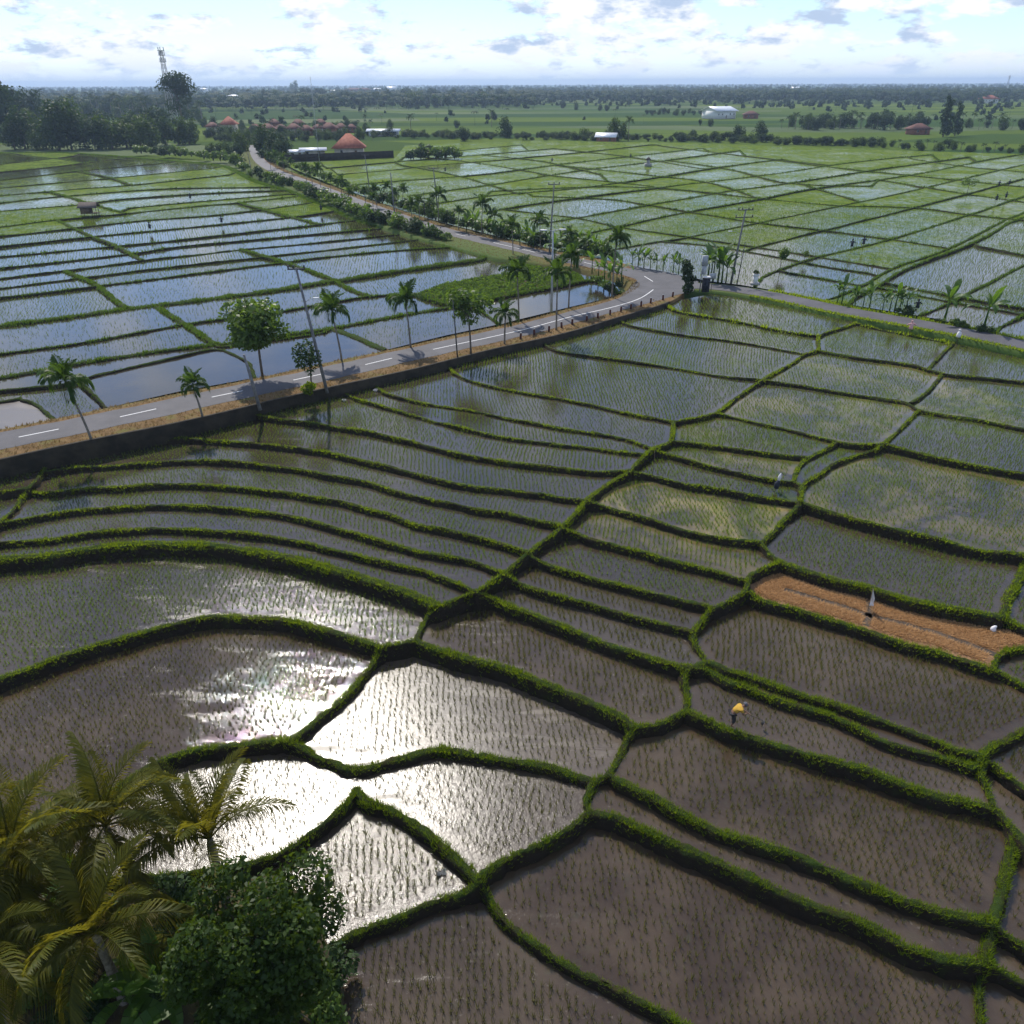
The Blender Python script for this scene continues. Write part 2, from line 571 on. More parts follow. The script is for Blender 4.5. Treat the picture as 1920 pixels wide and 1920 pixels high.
def smooth_px(P, step=14.0):
    """Catmull-Rom through the pixel points, resampled"""
    P = np.asarray(P, float)
    if len(P) < 2:
        return P
    Q = np.vstack([2 * P[0] - P[1], P, 2 * P[-1] - P[-2]])
    out = []
    for i in range(len(P) - 1):
        p0, p1, p2, p3 = Q[i:i + 4]
        n = max(1, int(round(np.linalg.norm(p2 - p1) / step)))
        t = (np.arange(n) / n)[:, None]
        out.append(0.5 * (2 * p1 + (p2 - p0) * t + (2 * p0 - 5 * p1 + 4 * p2 - p3) * t ** 2 + (3 * p1 - p0 - 3 * p2 + p3) * t ** 3))
    out.append(P[-1:])
    return np.vstack(out)


# ------------------------------------------------------------------ levels of the land
CTRL = [(0, 900, -1.5), (640, 742, -0.95), (1017, 645, -0.6), (1250, 580, -0.6), (1600, 605, -0.9), (1900, 670, -1.2), (400, 1200, -4.3),
        (1000, 1250, -4.3), (1800, 1800, -6.4), (600, 1750, -6.0), (1700, 1150, -3.8)]
cp = np.array(CTRL)
_xy = at(cp[:, 0], cp[:, 1], cp[:, 2])
PL = np.linalg.lstsq(np.column_stack([_xy, np.ones(len(cp))]), cp[:, 2], rcond=None)[0]


def near_plane(px, py):
    """point where the pixel ray meets the sloping terrace land"""
    d = ray(px, py)
    o = np.array([0, 0, CAM_H])
    n = np.array([PL[0], PL[1], -1.0])
    t = -(o @ n + PL[2]) / (d @ n)
    return o + d * t[..., None] if np.ndim(t) else o + d * t


# ------------------------------------------------------------------ bund network (photo pixels traced on the ground)
N_LINES = [
    [(1263, 790), (1256, 826), (1222, 840), (1180, 880), (1140, 906), (1102, 937), (1052, 988), (993, 1034), (945, 1074), (888, 1108), (817, 1137), (796, 1165), (780, 1198)],
    [(780, 1198), (748, 1206), (713, 1212)], [(713, 1212), (694, 1245), (640, 1307), (590, 1350), (543, 1389)],
    [(1263, 790), (1300, 782), (1342, 772), (1385, 742), (1430, 712), (1470, 688), (1510, 662), (1537, 655), (1535, 630), (1565, 618), (1604, 605), (1614, 588)],
    [(838, 690), (880, 711), (960, 730), (1050, 747), (1130, 762), (1200, 778), (1263, 790)],
    [(1014, 640), (1040, 656), (1107, 667), (1187, 678), (1273, 690), (1347, 703), (1430, 711)],
    [(1157, 598), (1187, 610), (1273, 626), (1363, 637), (1447, 651), (1510, 662)],
    [(1247, 572), (1280, 585), (1373, 600), (1467, 620), (1535, 630)],
    [(700, 722), (730, 740), (807, 757), (880, 768), (973, 788), (1057, 803), (1140, 815), (1190, 827), (1222, 840)],
    [(640, 735), (700, 757), (773, 776), (853, 798), (933, 818), (1040, 831), (1140, 843), (1208, 850)],
    [(452, 772), (517, 784), (567, 789), (640, 800), (707, 811), (773, 827), (840, 843), (907, 858), (973, 867), (1057, 877), (1123, 883), (1178, 882)],
    [(226, 820), (262, 826), (333, 822), (400, 825), (500, 832), (567, 841), (640, 853), (707, 868), (773, 887), (853, 905), (923, 915), (1007, 925), (1070, 935), (1102, 937)],
    [(80, 884), (167, 875), (267, 867), (367, 863), (467, 868), (567, 880), (640, 894), (723, 913), (807, 935), (890, 953), (973, 968), (1052, 986)],
    [(60, 926), (117, 920), (213, 912), (333, 907), (433, 912), (533, 923), (640, 941), (723, 963), (807, 988), (907, 1010), (993, 1034)],
    [(0, 979), (83, 965), (183, 953), (283, 947), (383, 948), (483, 957), (567, 973), (640, 991), (723, 1013), (807, 1037), (890, 1053), (945, 1074)],
    [(0, 1017), (100, 1007), (200, 995), (300, 990), (400, 993), (500, 1003), (583, 1020), (640, 1033), (723, 1053), (807, 1073), (853, 1088), (888, 1107)],
    ([(0, 1047), (83, 1040), (167, 1027), (267, 1018), (367, 1020), (450, 1027), (533, 1043), (640, 1070), (707, 1090), (773, 1113), (816, 1137)], 0.55),
    ([(0, 1270), (83, 1242), (167, 1213), (267, 1183), (350, 1163), (433, 1153), (533, 1162), (600, 1177), (640, 1189), (680, 1202), (713, 1212)], 0.36),
    [(92, 855), (80, 884), (57, 912), (27, 953), (0, 980)], [(0, 921), (55, 913)],
    ([(543, 1389), (483, 1392), (417, 1398), (350, 1410), (283, 1433), (233, 1463), (150, 1520), (60, 1600), (0, 1660)], 0.34),
    ([(543, 1389), (567, 1400), (600, 1420), (640, 1435), (671, 1440), (740, 1423), (807, 1407), (873, 1410), (973, 1427), (1057, 1448), (1118, 1465)], 0.36),
    ([(780, 1198), (840, 1220), (923, 1247), (1007, 1277), (1090, 1310), (1157, 1340), (1187, 1362)], 0.42),
    [(1187, 1362), (1172, 1395), (1158, 1425), (1140, 1452), (1118, 1465), (1107, 1490), (1105, 1520)],
    ([(668, 1476), (683, 1500), (740, 1517), (790, 1547), (840, 1587), (880, 1623), (898, 1648)], 0.36),
    [(668, 1476), (640, 1515), (600, 1550), (540, 1590), (470, 1615), (395, 1627), (283, 1640), (180, 1640), (90, 1580)],
    [(898, 1648), (957, 1610), (1023, 1580), (1073, 1550), (1105, 1525)],
    [(898, 1648), (860, 1674), (823, 1684), (757, 1712), (690, 1737), (640, 1762), (560, 1800), (470, 1850), (380, 1930)],
    [(898, 1648), (913, 1668), (927, 1695), (947, 1724), (990, 1761), (1040, 1797), (1107, 1837), (1173, 1870), (1257, 1910), (1400, 1985), (1600, 2090), (1780, 2180)],
    ([(1105, 1520), (1140, 1525), (1190, 1547), (1257, 1580), (1363, 1625), (1447, 1661), (1530, 1697), (1613, 1725), (1697, 1767), (1763, 1790), (1850, 1804)], 0.36),
    ([(1143, 1452), (1160, 1462), (1223, 1494), (1280, 1525), (1363, 1560), (1447, 1590), (1530, 1620), (1613, 1657), (1680, 1683), (1730, 1697), (1780, 1713), (1866, 1732)], 0.36),
    ([(1910, 1560), (1890, 1620), (1877, 1677), (1867, 1728), (1860, 1777), (1851, 1804)], 0.4),
    [(1850, 1804), (1838, 1830), (1834, 1870), (1836, 1912)], [(1851, 1804), (1880, 1822), (1920, 1843)], [(1867, 1730), (1885, 1748), (1920, 1770)],
    [(1187, 1362), (1240, 1352), (1286, 1330)],
    ([(1286, 1330), (1330, 1350), (1373, 1367), (1447, 1390), (1530, 1417), (1613, 1443), (1680, 1470), (1763, 1493), (1830, 1503), (1863, 1511), (1890, 1535), (1910, 1560), (1945, 1600)], 0.38),
    [(1286, 1330), (1290, 1300), (1285, 1270), (1285, 1253)],
    ([(888, 1108), (940, 1130), (1023, 1160), (1107, 1192), (1190, 1220), (1223, 1231), (1285, 1253)], 0.36),
    [(945, 1074), (990, 1099), (1073, 1123), (1173, 1150), (1280, 1177), (1300, 1186)],
    [(993, 1036), (1023, 1056), (1107, 1082), (1190, 1103), (1280, 1126), (1333, 1138)],
    [(1052, 990), (1107, 1010), (1187, 1031), (1280, 1055), (1347, 1071), (1403, 1088)],
    [(1102, 938), (1173, 959), (1280, 991), (1363, 1010), (1427, 1017)],
    [(1178, 882), (1240, 896), (1280, 905), (1363, 920), (1430, 932), (1500, 941)],
    [(1222, 840), (1280, 859), (1363, 880), (1430, 895), (1489, 903)],
    [(1256, 826), (1300, 830), (1363, 838), (1447, 850), (1513, 857)],
    [(1342, 772), (1413, 789), (1493, 807), (1567, 826), (1610, 832), (1657, 830)],
    [(1567, 828), (1513, 857), (1495, 880), (1489, 903), (1503, 910)], [(1657, 831), (1643, 842), (1600, 855), (1563, 870), (1530, 890), (1503, 910), (1500, 941)],
    ([(1500, 941), (1580, 967), (1663, 987), (1747, 1007), (1830, 1027), (1920, 1039)], 0.36), [(1500, 941), (1467, 983), (1433, 1013), (1427, 1017)],
    [(1427, 1017), (1440, 1033), (1463, 1050)], [(1463, 1050), (1430, 1066), (1405, 1082), (1402, 1108), (1368, 1127), (1333, 1138)],
    [(1333, 1138), (1312, 1170), (1300, 1186), (1308, 1213), (1325, 1240), (1285, 1253)],
    ([(1463, 1050), (1547, 1080), (1630, 1100), (1713, 1123), (1797, 1141), (1880, 1156), (1920, 1175)], 0.45),
    ([(1402, 1108), (1430, 1126), (1487, 1141), (1547, 1160), (1613, 1178), (1680, 1200), (1763, 1221), (1830, 1244), (1880, 1263), (1920, 1284)], 0.36),
    [(1858, 1256), (1873, 1231), (1897, 1220), (1920, 1216)], ([(1920, 1066), (1905, 1095), (1890, 1123), (1880, 1156)], 0.42),
    ([(1325, 1240), (1380, 1262), (1480, 1292), (1580, 1322), (1680, 1358), (1747, 1385), (1800, 1408), (1843, 1415)], 0.34),
    ([(1300, 1250), (1325, 1250), (1363, 1272), (1447, 1304), (1530, 1333), (1597, 1358), (1680, 1395), (1780, 1424), (1835, 1442)], 0.34),
    [(1920, 1365), (1863, 1390), (1843, 1415), (1835, 1442)], [(1838, 1428), (1862, 1432), (1890, 1453), (1920, 1474)], [(1835, 1442), (1845, 1465), (1855, 1490), (1861, 1511)],
    ([(1537, 656), (1613, 670), (1713, 684), (1763, 699), (1847, 708), (1920, 716)], 0.36), [(1743, 690), (1765, 664), (1788, 640), (1799, 627)], [(1602, 605), (1650, 618), (1697, 627), (1783, 643)],
    ([(1430, 712), (1513, 724), (1613, 740), (1707, 754), (1723, 768), (1813, 782), (1920, 803)], 0.36), [(1707, 754), (1747, 724), (1766, 700)],
    [(1723, 768), (1700, 792), (1680, 810), (1657, 830)], ([(1657, 831), (1747, 855), (1830, 872), (1920, 887)], 0.36),
]
N_BOUND = [(-320, 935), (0, 862), (253, 803), (487, 757), (640, 722), (832, 678), (1017, 636), (1157, 596), (1262, 563), (1300, 556), (1337, 549), (1447, 566),
           (1600, 596), (1697, 614), (1787, 634), (1920, 662), (2250, 735), (2250, 2150), (-320, 2150)]

LB = [(1085, 512), (1010, 503), (927, 482), (853, 463), (790, 447), (721, 426), (675, 413), (629, 392), (583, 374), (549, 358), (510, 349), (469, 335), (434, 316), (400, 308),
      (300, 299), (200, 291), (117, 286), (0, 286)]
L_LINES = [
    (LB, 0.9),
    [(0, 425), (103, 412), (240, 399), (350, 388), (447, 379), (565, 367)], [(0, 442), (133, 428), (267, 413), (400, 403), (493, 392), (590, 379)],
    [(0, 462), (183, 442), (333, 428), (543, 407), (632, 394)], [(0, 481), (120, 470), (233, 459), (400, 442), (560, 424), (673, 412)],
    [(0, 503), (100, 492), (247, 475), (333, 462), (460, 450), (600, 437), (721, 427)], [(0, 522), (120, 507), (267, 488), (367, 477), (450, 467), (600, 454), (757, 438)],
    [(0, 540), (133, 523), (283, 504), (467, 484), (640, 465), (790, 448)], [(0, 557), (160, 538), (333, 517), (527, 492), (640, 478), (740, 469), (853, 463)],
    ([(0, 610), (133, 593), (240, 577), (367, 562), (500, 545), (623, 526), (773, 503), (913, 483)], 0.6),
    [(0, 663), (167, 640), (345, 607), (500, 587), (617, 567), (693, 555), (783, 550)],
    ([(0, 707), (167, 677), (300, 657), (403, 645), (533, 627), (620, 615), (750, 590), (853, 574)], 0.4),
    [(0, 731), (117, 720), (167, 706), (267, 683), (350, 664), (403, 653), (430, 660), (467, 680), (478, 706)],
    [(403, 652), (450, 645), (533, 634), (620, 620)],
    [(0, 753), (33, 748), (67, 757), (100, 782)], [(145, 712), (167, 733), (197, 762)],
    ([(107, 412), (167, 440), (217, 460), (267, 488)], 0.4), ([(120, 507), (180, 533), (213, 560), (240, 577)], 0.4), ([(290, 572), (343, 605), (403, 645)], 0.4),
    ([(450, 467), (523, 488), (583, 507), (630, 526), (660, 543), (693, 555)], 0.4), ([(447, 380), (533, 403), (600, 420)], 0.4), ([(80, 355), (133, 370), (200, 390), (235, 399)], 0.35),
    ([(127, 317), (200, 331), (250, 347)], 0.4), ([(17, 287), (133, 301), (167, 309)], 0.35), ([(620, 615), (660, 628), (722, 655)], 0.5),
    ([(783, 552), (830, 535), (920, 518), (1010, 503)], 0.4), ([(783, 552), (850, 571), (893, 563), (1020, 540), (1113, 525), (1160, 548)], 0.45), [(850, 571), (853, 577)],
    [(893, 563), (908, 585), (935, 605)],
    [(0, 395), (150, 383), (227, 373), (400, 361), (545, 356)], [(0, 380), (100, 369), (300, 354), (515, 350)], [(0, 366), (133, 355), (250, 346), (443, 326)],
    [(0, 352), (213, 333), (420, 313)], [(0, 337), (160, 319), (330, 303)], [(0, 322), (100, 312), (200, 300), (250, 296)], [(0, 308), (90, 298), (150, 290)],
    [(227, 391), (367, 378), (560, 362)],
]
L_BOUND = [(-320, 868), (0, 808), (187, 764), (333, 731), (467, 707), (640, 677), (723, 653), (840, 625), (927, 607), (1007, 588), (1073, 572), (1140, 557), (1165, 547), (1152, 527), (1090, 511)] + LB[1:] + [(-320, 284)]

R_LINES = [
    [(1077, 442), (1160, 425), (1280, 398), (1423, 373), (1527, 353), (1713, 327), (1847, 300), (1920, 288)],
    [(1133, 470), (1233, 453), (1280, 446), (1423, 417), (1553, 390), (1680, 364), (1813, 333), (1920, 308)],
    [(1395, 468), (1540, 432), (1697, 393), (1813, 363), (1920, 334)], [(1418, 523), (1513, 487), (1663, 450), (1820, 401), (1900, 374), (1920, 368)],
    [(1550, 562), (1613, 537), (1673, 503), (1780, 465), (1883, 413), (1920, 398)], [(1593, 563), (1650, 533), (1697, 504), (1825, 455), (1890, 418), (1920, 407)],
    [(1725, 592), (1800, 557), (1920, 497)], [(1870, 615), (1920, 590)],
    [(907, 397), (1033, 377), (1230, 352), (1330, 340), (1447, 326), (1600, 304), (1760, 288)], [(1007, 420), (1080, 408), (1217, 384), (1280, 373), (1373, 357), (1480, 343), (1640, 318), (1830, 292)],
    [(793, 385), (923, 366), (1057, 355), (1140, 345), (1233, 332), (1330, 316), (1480, 296)], [(763, 367), (927, 345), (1033, 328), (1107, 317), (1250, 300), (1400, 280)],
    [(660, 346), (773, 337), (907, 326), (1040, 309), (1190, 292), (1330, 276)], [(620, 328), (740, 318), (807, 310), (940, 299), (1100, 284), (1230, 270)],
    [(600, 316), (740, 303), (900, 290), (1050, 277)], [(745, 295), (850, 283), (990, 270)],
    [(930, 391), (1080, 408), (1160, 425), (1284, 443), (1440, 466), (1547, 483), (1673, 503)], [(1240, 452), (1330, 460), (1440, 478), (1547, 499), (1645, 514)],
    [(1462, 508), (1580, 528), (1623, 537)], [(1660, 530), (1747, 547), (1800, 557), (1920, 577)], [(1643, 538), (1763, 561), (1920, 589)],
    [(987, 367), (1140, 373), (1217, 384), (1313, 400), (1420, 417), (1547, 432), (1677, 449), (1780, 465)],
    [(907, 358), (1120, 350), (1230, 352), (1293, 357), (1413, 370), (1563, 384), (1713, 389), (1815, 402), (1920, 412)],
    [(1493, 342), (1560, 362), (1613, 377)], [(1640, 335), (1740, 352), (1813, 363), (1920, 378)], [(1827, 460), (1920, 477)],
    [(740, 307), (853, 328), (987, 367)], [(1007, 327), (1173, 343), (1280, 357)], [(1040, 309), (1200, 326), (1330, 342), (1423, 372)],
    [(1250, 300), (1373, 318), (1480, 343), (1647, 349)], [(1450, 299), (1600, 318), (1713, 329), (1920, 350)], [(1700, 296), (1813, 312), (1920, 322)],
    [(900, 290), (1020, 303), (1140, 330)], [(1060, 280), (1190, 295), (1330, 318)], [(1230, 272), (1380, 290), (1560, 310)], [(760, 290), (900, 306), (1033, 328)],
]
R_BOUND = [(1190, 497), (1160, 490), (1100, 478), (1040, 466), (960, 448), (866, 425), (800, 408), (740, 388), (680, 366), (640, 352), (600, 336), (560, 320), (530, 306), (740, 296), (760, 272),
           (1000, 263), (1280, 267), (1600, 279), (1920, 288), (2250, 300), (2250, 707), (1920, 633), (1750, 594), (1600, 570), (1480, 547), (1390, 532), (1330, 525), (1260, 511)]


def extend(P):
    P = [tuple(map(float, p)) for p in P]

    def go(a, b):
        d = np.array(a) - np.array(b)
        return tuple(np.array(a) + d / (np.linalg.norm(d) + 1e-9) * 450)

    def edge(p):
        return p[0] >= 1915 or p[0] <= 5 or p[1] >= 1905
    if edge(P[0]):
        P = [go(P[0], P[1])] + P
    if edge(P[-1]):
        P = P + [go(P[-1], P[-2])]
    return P


def seg_closest(p, A, B):
    d = B - A
    t = np.clip(((p - A) * d).sum(1) / np.maximum((d * d).sum(1), 1e-9), 0, 1)
    c = A + d * t[:, None]
    dist = np.linalg.norm(c - p, axis=1)
    i = dist.argmin()
    return dist[i], c[i]


def in_poly(P, A, B):
    """even-odd test of points P against edges A-B"""
    x, y = P[:, 0][:, None], P[:, 1][:, None]
    c = ((A[:, 1] > y) != (B[:, 1] > y)) & (x < (B[:, 0] - A[:, 0]) * (y - A[:, 1]) / (B[:, 1] - A[:, 1] + 1e-12) + A[:, 0])
    return c.sum(1) % 2 == 1


FIELDS, BUNDS = [], []


def build_zone(lines, bound, level_fn, bh, w0, zone):
    raw = [(l if isinstance(l, tuple) and isinstance(l[0], list) else (l, w0)) for l in lines]
    polys = [(smooth_px(extend(p), 13.0), w) for p, w in raw]
    bd = np.array(bound + bound[:1], float)
    bd = np.vstack([np.linspace(bd[i], bd[i + 1], max(2, int(np.linalg.norm(bd[i + 1] - bd[i]) / 40)), endpoint=False) for i in range(len(bd) - 1)])
    # line ends that nearly meet are brought to one node, and a node close to a passing line becomes a vertex of it
    ends = [(i, e) for i in range(len(polys)) for e in (0, -1)]
    EP = np.array([polys[i][0][e] for i, e in ends])
    free = list(range(len(ends)))
    ins = {}
    while free:
        k0 = free[0]
        grp = [k for k in free if np.linalg.norm(EP[k] - EP[k0]) < 9]
        free = [k for k in free if k not in grp]
        pos = EP[grp].mean(0)
        mem = {ends[k][0] for k in grp}
        best = (16.0, None, None, None)
        for j, (p, _) in enumerate(polys):
            if j in mem:
                continue
            A, B = p[:-1], p[1:]
            d = B - A
            t = np.clip(((pos - A) * d).sum(1) / np.maximum((d * d).sum(1), 1e-9), 0, 1)
            c = A + d * t[:, None]
            q = np.linalg.norm(c - pos, axis=1)
            m = int(q.argmin())
            if q[m] < best[0]:
                best = (q[m], j, m, c[m])
        if best[1] is not None:
            pos = best[3]
            ins.setdefault(best[1], []).append((best[2], pos))
        elif len(grp) == 1:
            d, c = seg_closest(pos, bd, np.roll(bd, -1, 0))
            if d < 16:
                i, e = ends[grp[0]]
                dirn = c - polys[i][0][1 if e == 0 else -2]
                pos = c + dirn / (np.linalg.norm(dirn) + 1e-9) * 2.0
        for k in grp:
            i, e = ends[k]
            polys[i][0][e] = pos
    for j, lst in ins.items():
        p, w = polys[j]
        out = []
        for m in range(len(p)):
            out.append(p[m])
            for q in sorted([c for mm, c in lst if mm == m], key=lambda c: np.linalg.norm(c - p[m])):
                out.append(q)
        out = np.array(out)
        keep = np.concatenate([[True], np.linalg.norm(np.diff(out, axis=0), axis=1) > 1e-6])
        polys[j] = (out[keep], w)
    pts, edges, owner, cut = [], [], [], []
    for p, _ in polys:
        s = len(pts)
        pts += [Vector(q) for q in p]
        edges += [(s + k, s + k + 1) for k in range(len(p) - 1)]
        cut.append((s, len(p)))
    s = len(pts)
    pts += [Vector(q) for q in bd]
    edges += [(s + k, s + (k + 1) % len(bd)) for k in range(len(bd))]
    ov, oe, of, iv, ie, _ = delaunay_2d_cdt(pts, edges, [], 0, 0.05)
    OV = np.array([(v[0], v[1]) for v in ov])
    con = {tuple(sorted(e)) for e, o in zip(oe, ie) if len(o)}
    tris = [tuple(f) for f in of]
    e2t = {}
    for ti, f in enumerate(tris):
        for k in range(3):
            e2t.setdefault(tuple(sorted((f[k], f[(k + 1) % 3]))), []).append(ti)
    reg = -np.ones(len(tris), int)
    nreg = 0
    for t0 in range(len(tris)):
        if reg[t0] >= 0:
            continue
        st = [t0]
        reg[t0] = nreg
        while st:
            t = st.pop()
            f = tris[t]
            for k in range(3):
                e = tuple(sorted((f[k], f[(k + 1) % 3])))
                if e in con:
                    continue
                for u in e2t[e]:
                    if reg[u] < 0:
                        reg[u] = nreg
                        st.append(u)
        nreg += 1
    T = np.array(tris)
    C = OV[T].mean(1)
    a = OV[T[:, 1]] - OV[T[:, 0]]
    b = OV[T[:, 2]] - OV[T[:, 0]]
    area = np.abs(a[:, 0] * b[:, 1] - a[:, 1] * b[:, 0]) / 2
    inside = in_poly(C, bd, np.roll(bd, -1, 0))
    top = np.full(len(OV), -99.0)
    regs = []
    for r in range(nreg):
        m = (reg == r)
        if not inside[m].any() or area[m].sum() < 25:
            continue
        m &= inside
        cen = (C[m] * area[m][:, None]).sum(0) / area[m].sum()
        z = level_fn(cen, OV[T[m]])
        regs.append((T[m], cen, z))
        vi = np.unique(T[m])
        top[vi] = np.maximum(top[vi], z)
    dflt = np.median([z for _, _, z in regs])
    top[top < -90] = dflt
    top += bh
    XY = at(OV[:, 0], OV[:, 1], top)
    for Tm, cen, z in regs:
        FIELDS.append(dict(zone=zone, tris=Tm, xy=XY, cen=cen, z=z, ov=OV))
    inv = {}
    for o, ids in enumerate(iv):
        for k in ids:
            inv[k] = o
    for (s, n), (p, w) in zip(cut, polys):
        zt = np.array([top[inv[s + k]] if (s + k) in inv else dflt + bh for k in range(n)])
        zm = np.array([zt[max(0, i - 1):i + 2].max() for i in range(n)])
        zs = np.array([zm[max(0, i - 1):i + 2].mean() for i in range(n)])
        xy = at(p[:, 0], p[:, 1], zs)
        BUNDS.append(dict(zone=zone, P=np.column_stack([xy, zs]), w=w * (0.54 if zone == 'N' else 0.85)))


N_LEVELS = np.array([(1400, 580, -0.75), (1350, 615, -0.95), (1250, 655, -1.1), (1100, 710, -1.3), (1000, 765, -1.5), (950, 802, -1.65), (900, 833, -1.85), (800, 868, -2.1), (700, 890, -2.35),
                     (600, 912, -2.6), (500, 940, -2.85), (450, 972, -3.1), (400, 1008, -3.35), (300, 1100, -4.1), (300, 1280, -4.7), (30, 890, -2.3), (15, 945, -2.7), (850, 1320, -4.95), (530, 1480, -5.2),
                     (880, 1500, -5.4), (720, 1620, -5.6), (800, 1850, -6.0), (1200, 1750, -6.0), (100, 1750, -5.6), (1640, 640, -1.0), (1600, 700, -1.3), (1540, 765, -1.6), (1380, 810, -1.8), (1370, 858, -2.0),
                     (1350, 890, -2.2), (1540, 860, -2.0), (1300, 950, -2.5), (1250, 1020, -2.8), (1200, 1065, -3.1), (1180, 1125, -3.4), (1100, 1165, -3.75), (1050, 1230, -4.25), (1850, 665, -1.25), (1830, 750, -1.55),
                     (1800, 820, -1.8), (1700, 930, -2.2), (1700, 1060, -2.7), (1650, 1170, -3.35), (1910, 1115, -2.95), (1600, 1250, -3.75), (1905, 1250, -3.6), (1560, 1335, -3.95), (1500, 1370, -4.25), (1500, 1480, -4.75),
                     (1890, 1410, -4.1), (1895, 1500, -4.45), (1500, 1640, -5.15), (1500, 1780, -5.75), (1895, 1680, -5.0), (1895, 1795, -5.4), (1890, 1880, -5.8), (1380, 765, -1.5)])


N_LEVELS[:, 2] = np.where(N_LEVELS[:, 2] > -1.85, -0.45 + (N_LEVELS[:, 2] + 0.75) * 0.545, N_LEVELS[:, 2] + 0.8)


def hit(p, tv):
    """is the pixel p inside any of the triangles tv (m,3,2)"""
    s1 = [(tv[:, (k + 1) % 3, 0] - tv[:, k, 0]) * (p[1] - tv[:, k, 1]) - (tv[:, (k + 1) % 3, 1] - tv[:, k, 1]) * (p[0] - tv[:, k, 0]) for k in range(3)]
    return bool((((s1[0] >= 0) & (s1[1] >= 0) & (s1[2] >= 0)) | ((s1[0] <= 0) & (s1[1] <= 0) & (s1[2] <= 0))).any())


def n_level(cen, tv):
    # a listed point inside this field decides, else a blend of the nearest ones
    d = np.linalg.norm(N_LEVELS[:, :2] - cen, axis=1)
    own = [k for k in range(len(N_LEVELS)) if hit(N_LEVELS[k], tv)]
    if own:
        return float(N_LEVELS[min(own, key=lambda k: d[k]), 2])
    w = 1 / (d + 5) ** 3
    return float((N_LEVELS[:, 2] * w).sum() / w.sum())


build_zone(N_LINES, N_BOUND, n_level, 0.12, 0.27, 'N')
build_zone(L_LINES, L_BOUND, lambda c, tv: -0.55 + 0.12 * math.sin(c[0] * 0.013 + c[1] * 0.05), 0.18, 0.20, 'L')
build_zone(R_LINES, R_BOUND, lambda c, tv: -0.60 + 0.12 * math.sin(c[0] * 0.017 + c[1] * 0.06), 0.16, 0.20, 'R')

# ------------------------------------------------------------------ what grows in each field: pixel inside it -> settings
SPECIAL = {
    'N': [((1650, 1170), dict(kind='straw')),
          ((1300, 950), dict(yellow=1.0, mud=0.25)), ((1540, 760), dict(yellow=0.45)), ((1700, 950), dict(yellow=0.40)), ((1830, 740), dict(yellow=0.5)), ((1600, 700), dict(yellow=0.3)),
          ((1350, 1035), dict(yellow=0.35)), ((1380, 850), dict(yellow=0.4)), ((1400, 810), dict(yellow=0.2)),
          ((850, 1320), dict(rough=0.28, rip=0.14, mud=0.35)), ((530, 1470), dict(rough=0.27, rip=0.12, mud=0.2)), ((880, 1500), dict(rough=0.26, rip=0.25, clods=0.9)),
          ((720, 1620), dict(rough=0.17, rip=0.6, clods=0.7)), ((1000, 1200), dict(rough=0.10, clods=0.5)), ((200, 1110), dict(rough=0.10, rip=0.3, clods=0.35)), ((200, 1300), dict(rough=0.035, rip=0.22, clods=0.5)),
          ((800, 1850), dict(clods=0.6, rough=0.04, rip=0.15)), ((1200, 1540), dict(clods=0.5)), ((1100, 1160), dict(clods=0.7, mud=0.3))],
    'L': [((300, 725), dict(rice=0)), ((560, 655), dict(rice=0, clods=0.1)), ((760, 615), dict(rice=0, clods=0.15)), ((1000, 560), dict(rice=0)), ((40, 780), dict(rice=0, mud=0.9, rough=0.35)),
          ((880, 545), dict(kind='weeds')), ((80, 767), dict(rice=0)), ((870, 590), dict(rice=0.3))],
    'R': [],
}


def field_settings():
    for i, f in enumerate(FIELDS):
        r = random.Random(i * 17 + 3)
        xy = f['xy'][np.unique(f['tris'])]
        d = float(np.hypot(*xy.mean(0)))
        f['d'] = d
        s = dict(kind='water', green=0.0, mud=0.0, yellow=0.0, rough=0.05, rip=0.25, clods=0.15, rice=1.0, h=1.0, deep=0.0)
        if f['zone'] == 'N':
            cy = f['cen'][1]
            s.update(rough=r.uniform(0.03, 0.06), mud=r.uniform(0, 0.2), rip=0.12 if cy < 1050 else 0.25, deep=0.6 if cy < 1050 else 0.45 if cy < 1180 else 0.0, h=0.82 if f['cen'][0] < 1130 and cy < 1060 else 1.0, clods=0.05 if cy < 1000 else 0.15)
            if cy < 980:
                s.update(green=0.10 if f['cen'][0] > 1250 else 0.03)
        elif f['zone'] == 'L':
            s.update(rough=0.03, rip=0.08, deep=0.7, clods=0.0, rice=r.choice([0.35, 0.6, 1.0]), green=0.0, h=0.8)
            if d > 190:
                s.update(green=r.choice([0.15, 0.3, 0.5, 0.85]))
        else:
            s.update(rough=0.04, rip=0.12, deep=0.8, clods=0.0, mud=r.choice([0, 0, 0.3, 0.6]), green=r.uniform(0.0, 0.18), rice=r.choice([0.5, 0.8, 1.0]), h=0.9)
            if d > 150:
                s.update(green=r.uniform(0.2, 0.75))
            if d > 200:
                s.update(green=r.uniform(0.55, 1.0))
        f['s'] = s
    for zn, lst in SPECIAL.items():
        for (px, py), st in lst:
            for f in FIELDS:
                if f['zone'] != zn:
                    continue
                if hit((px, py), f['ov'][f['tris']]):
                    f['s'].update(st)


field_settings()


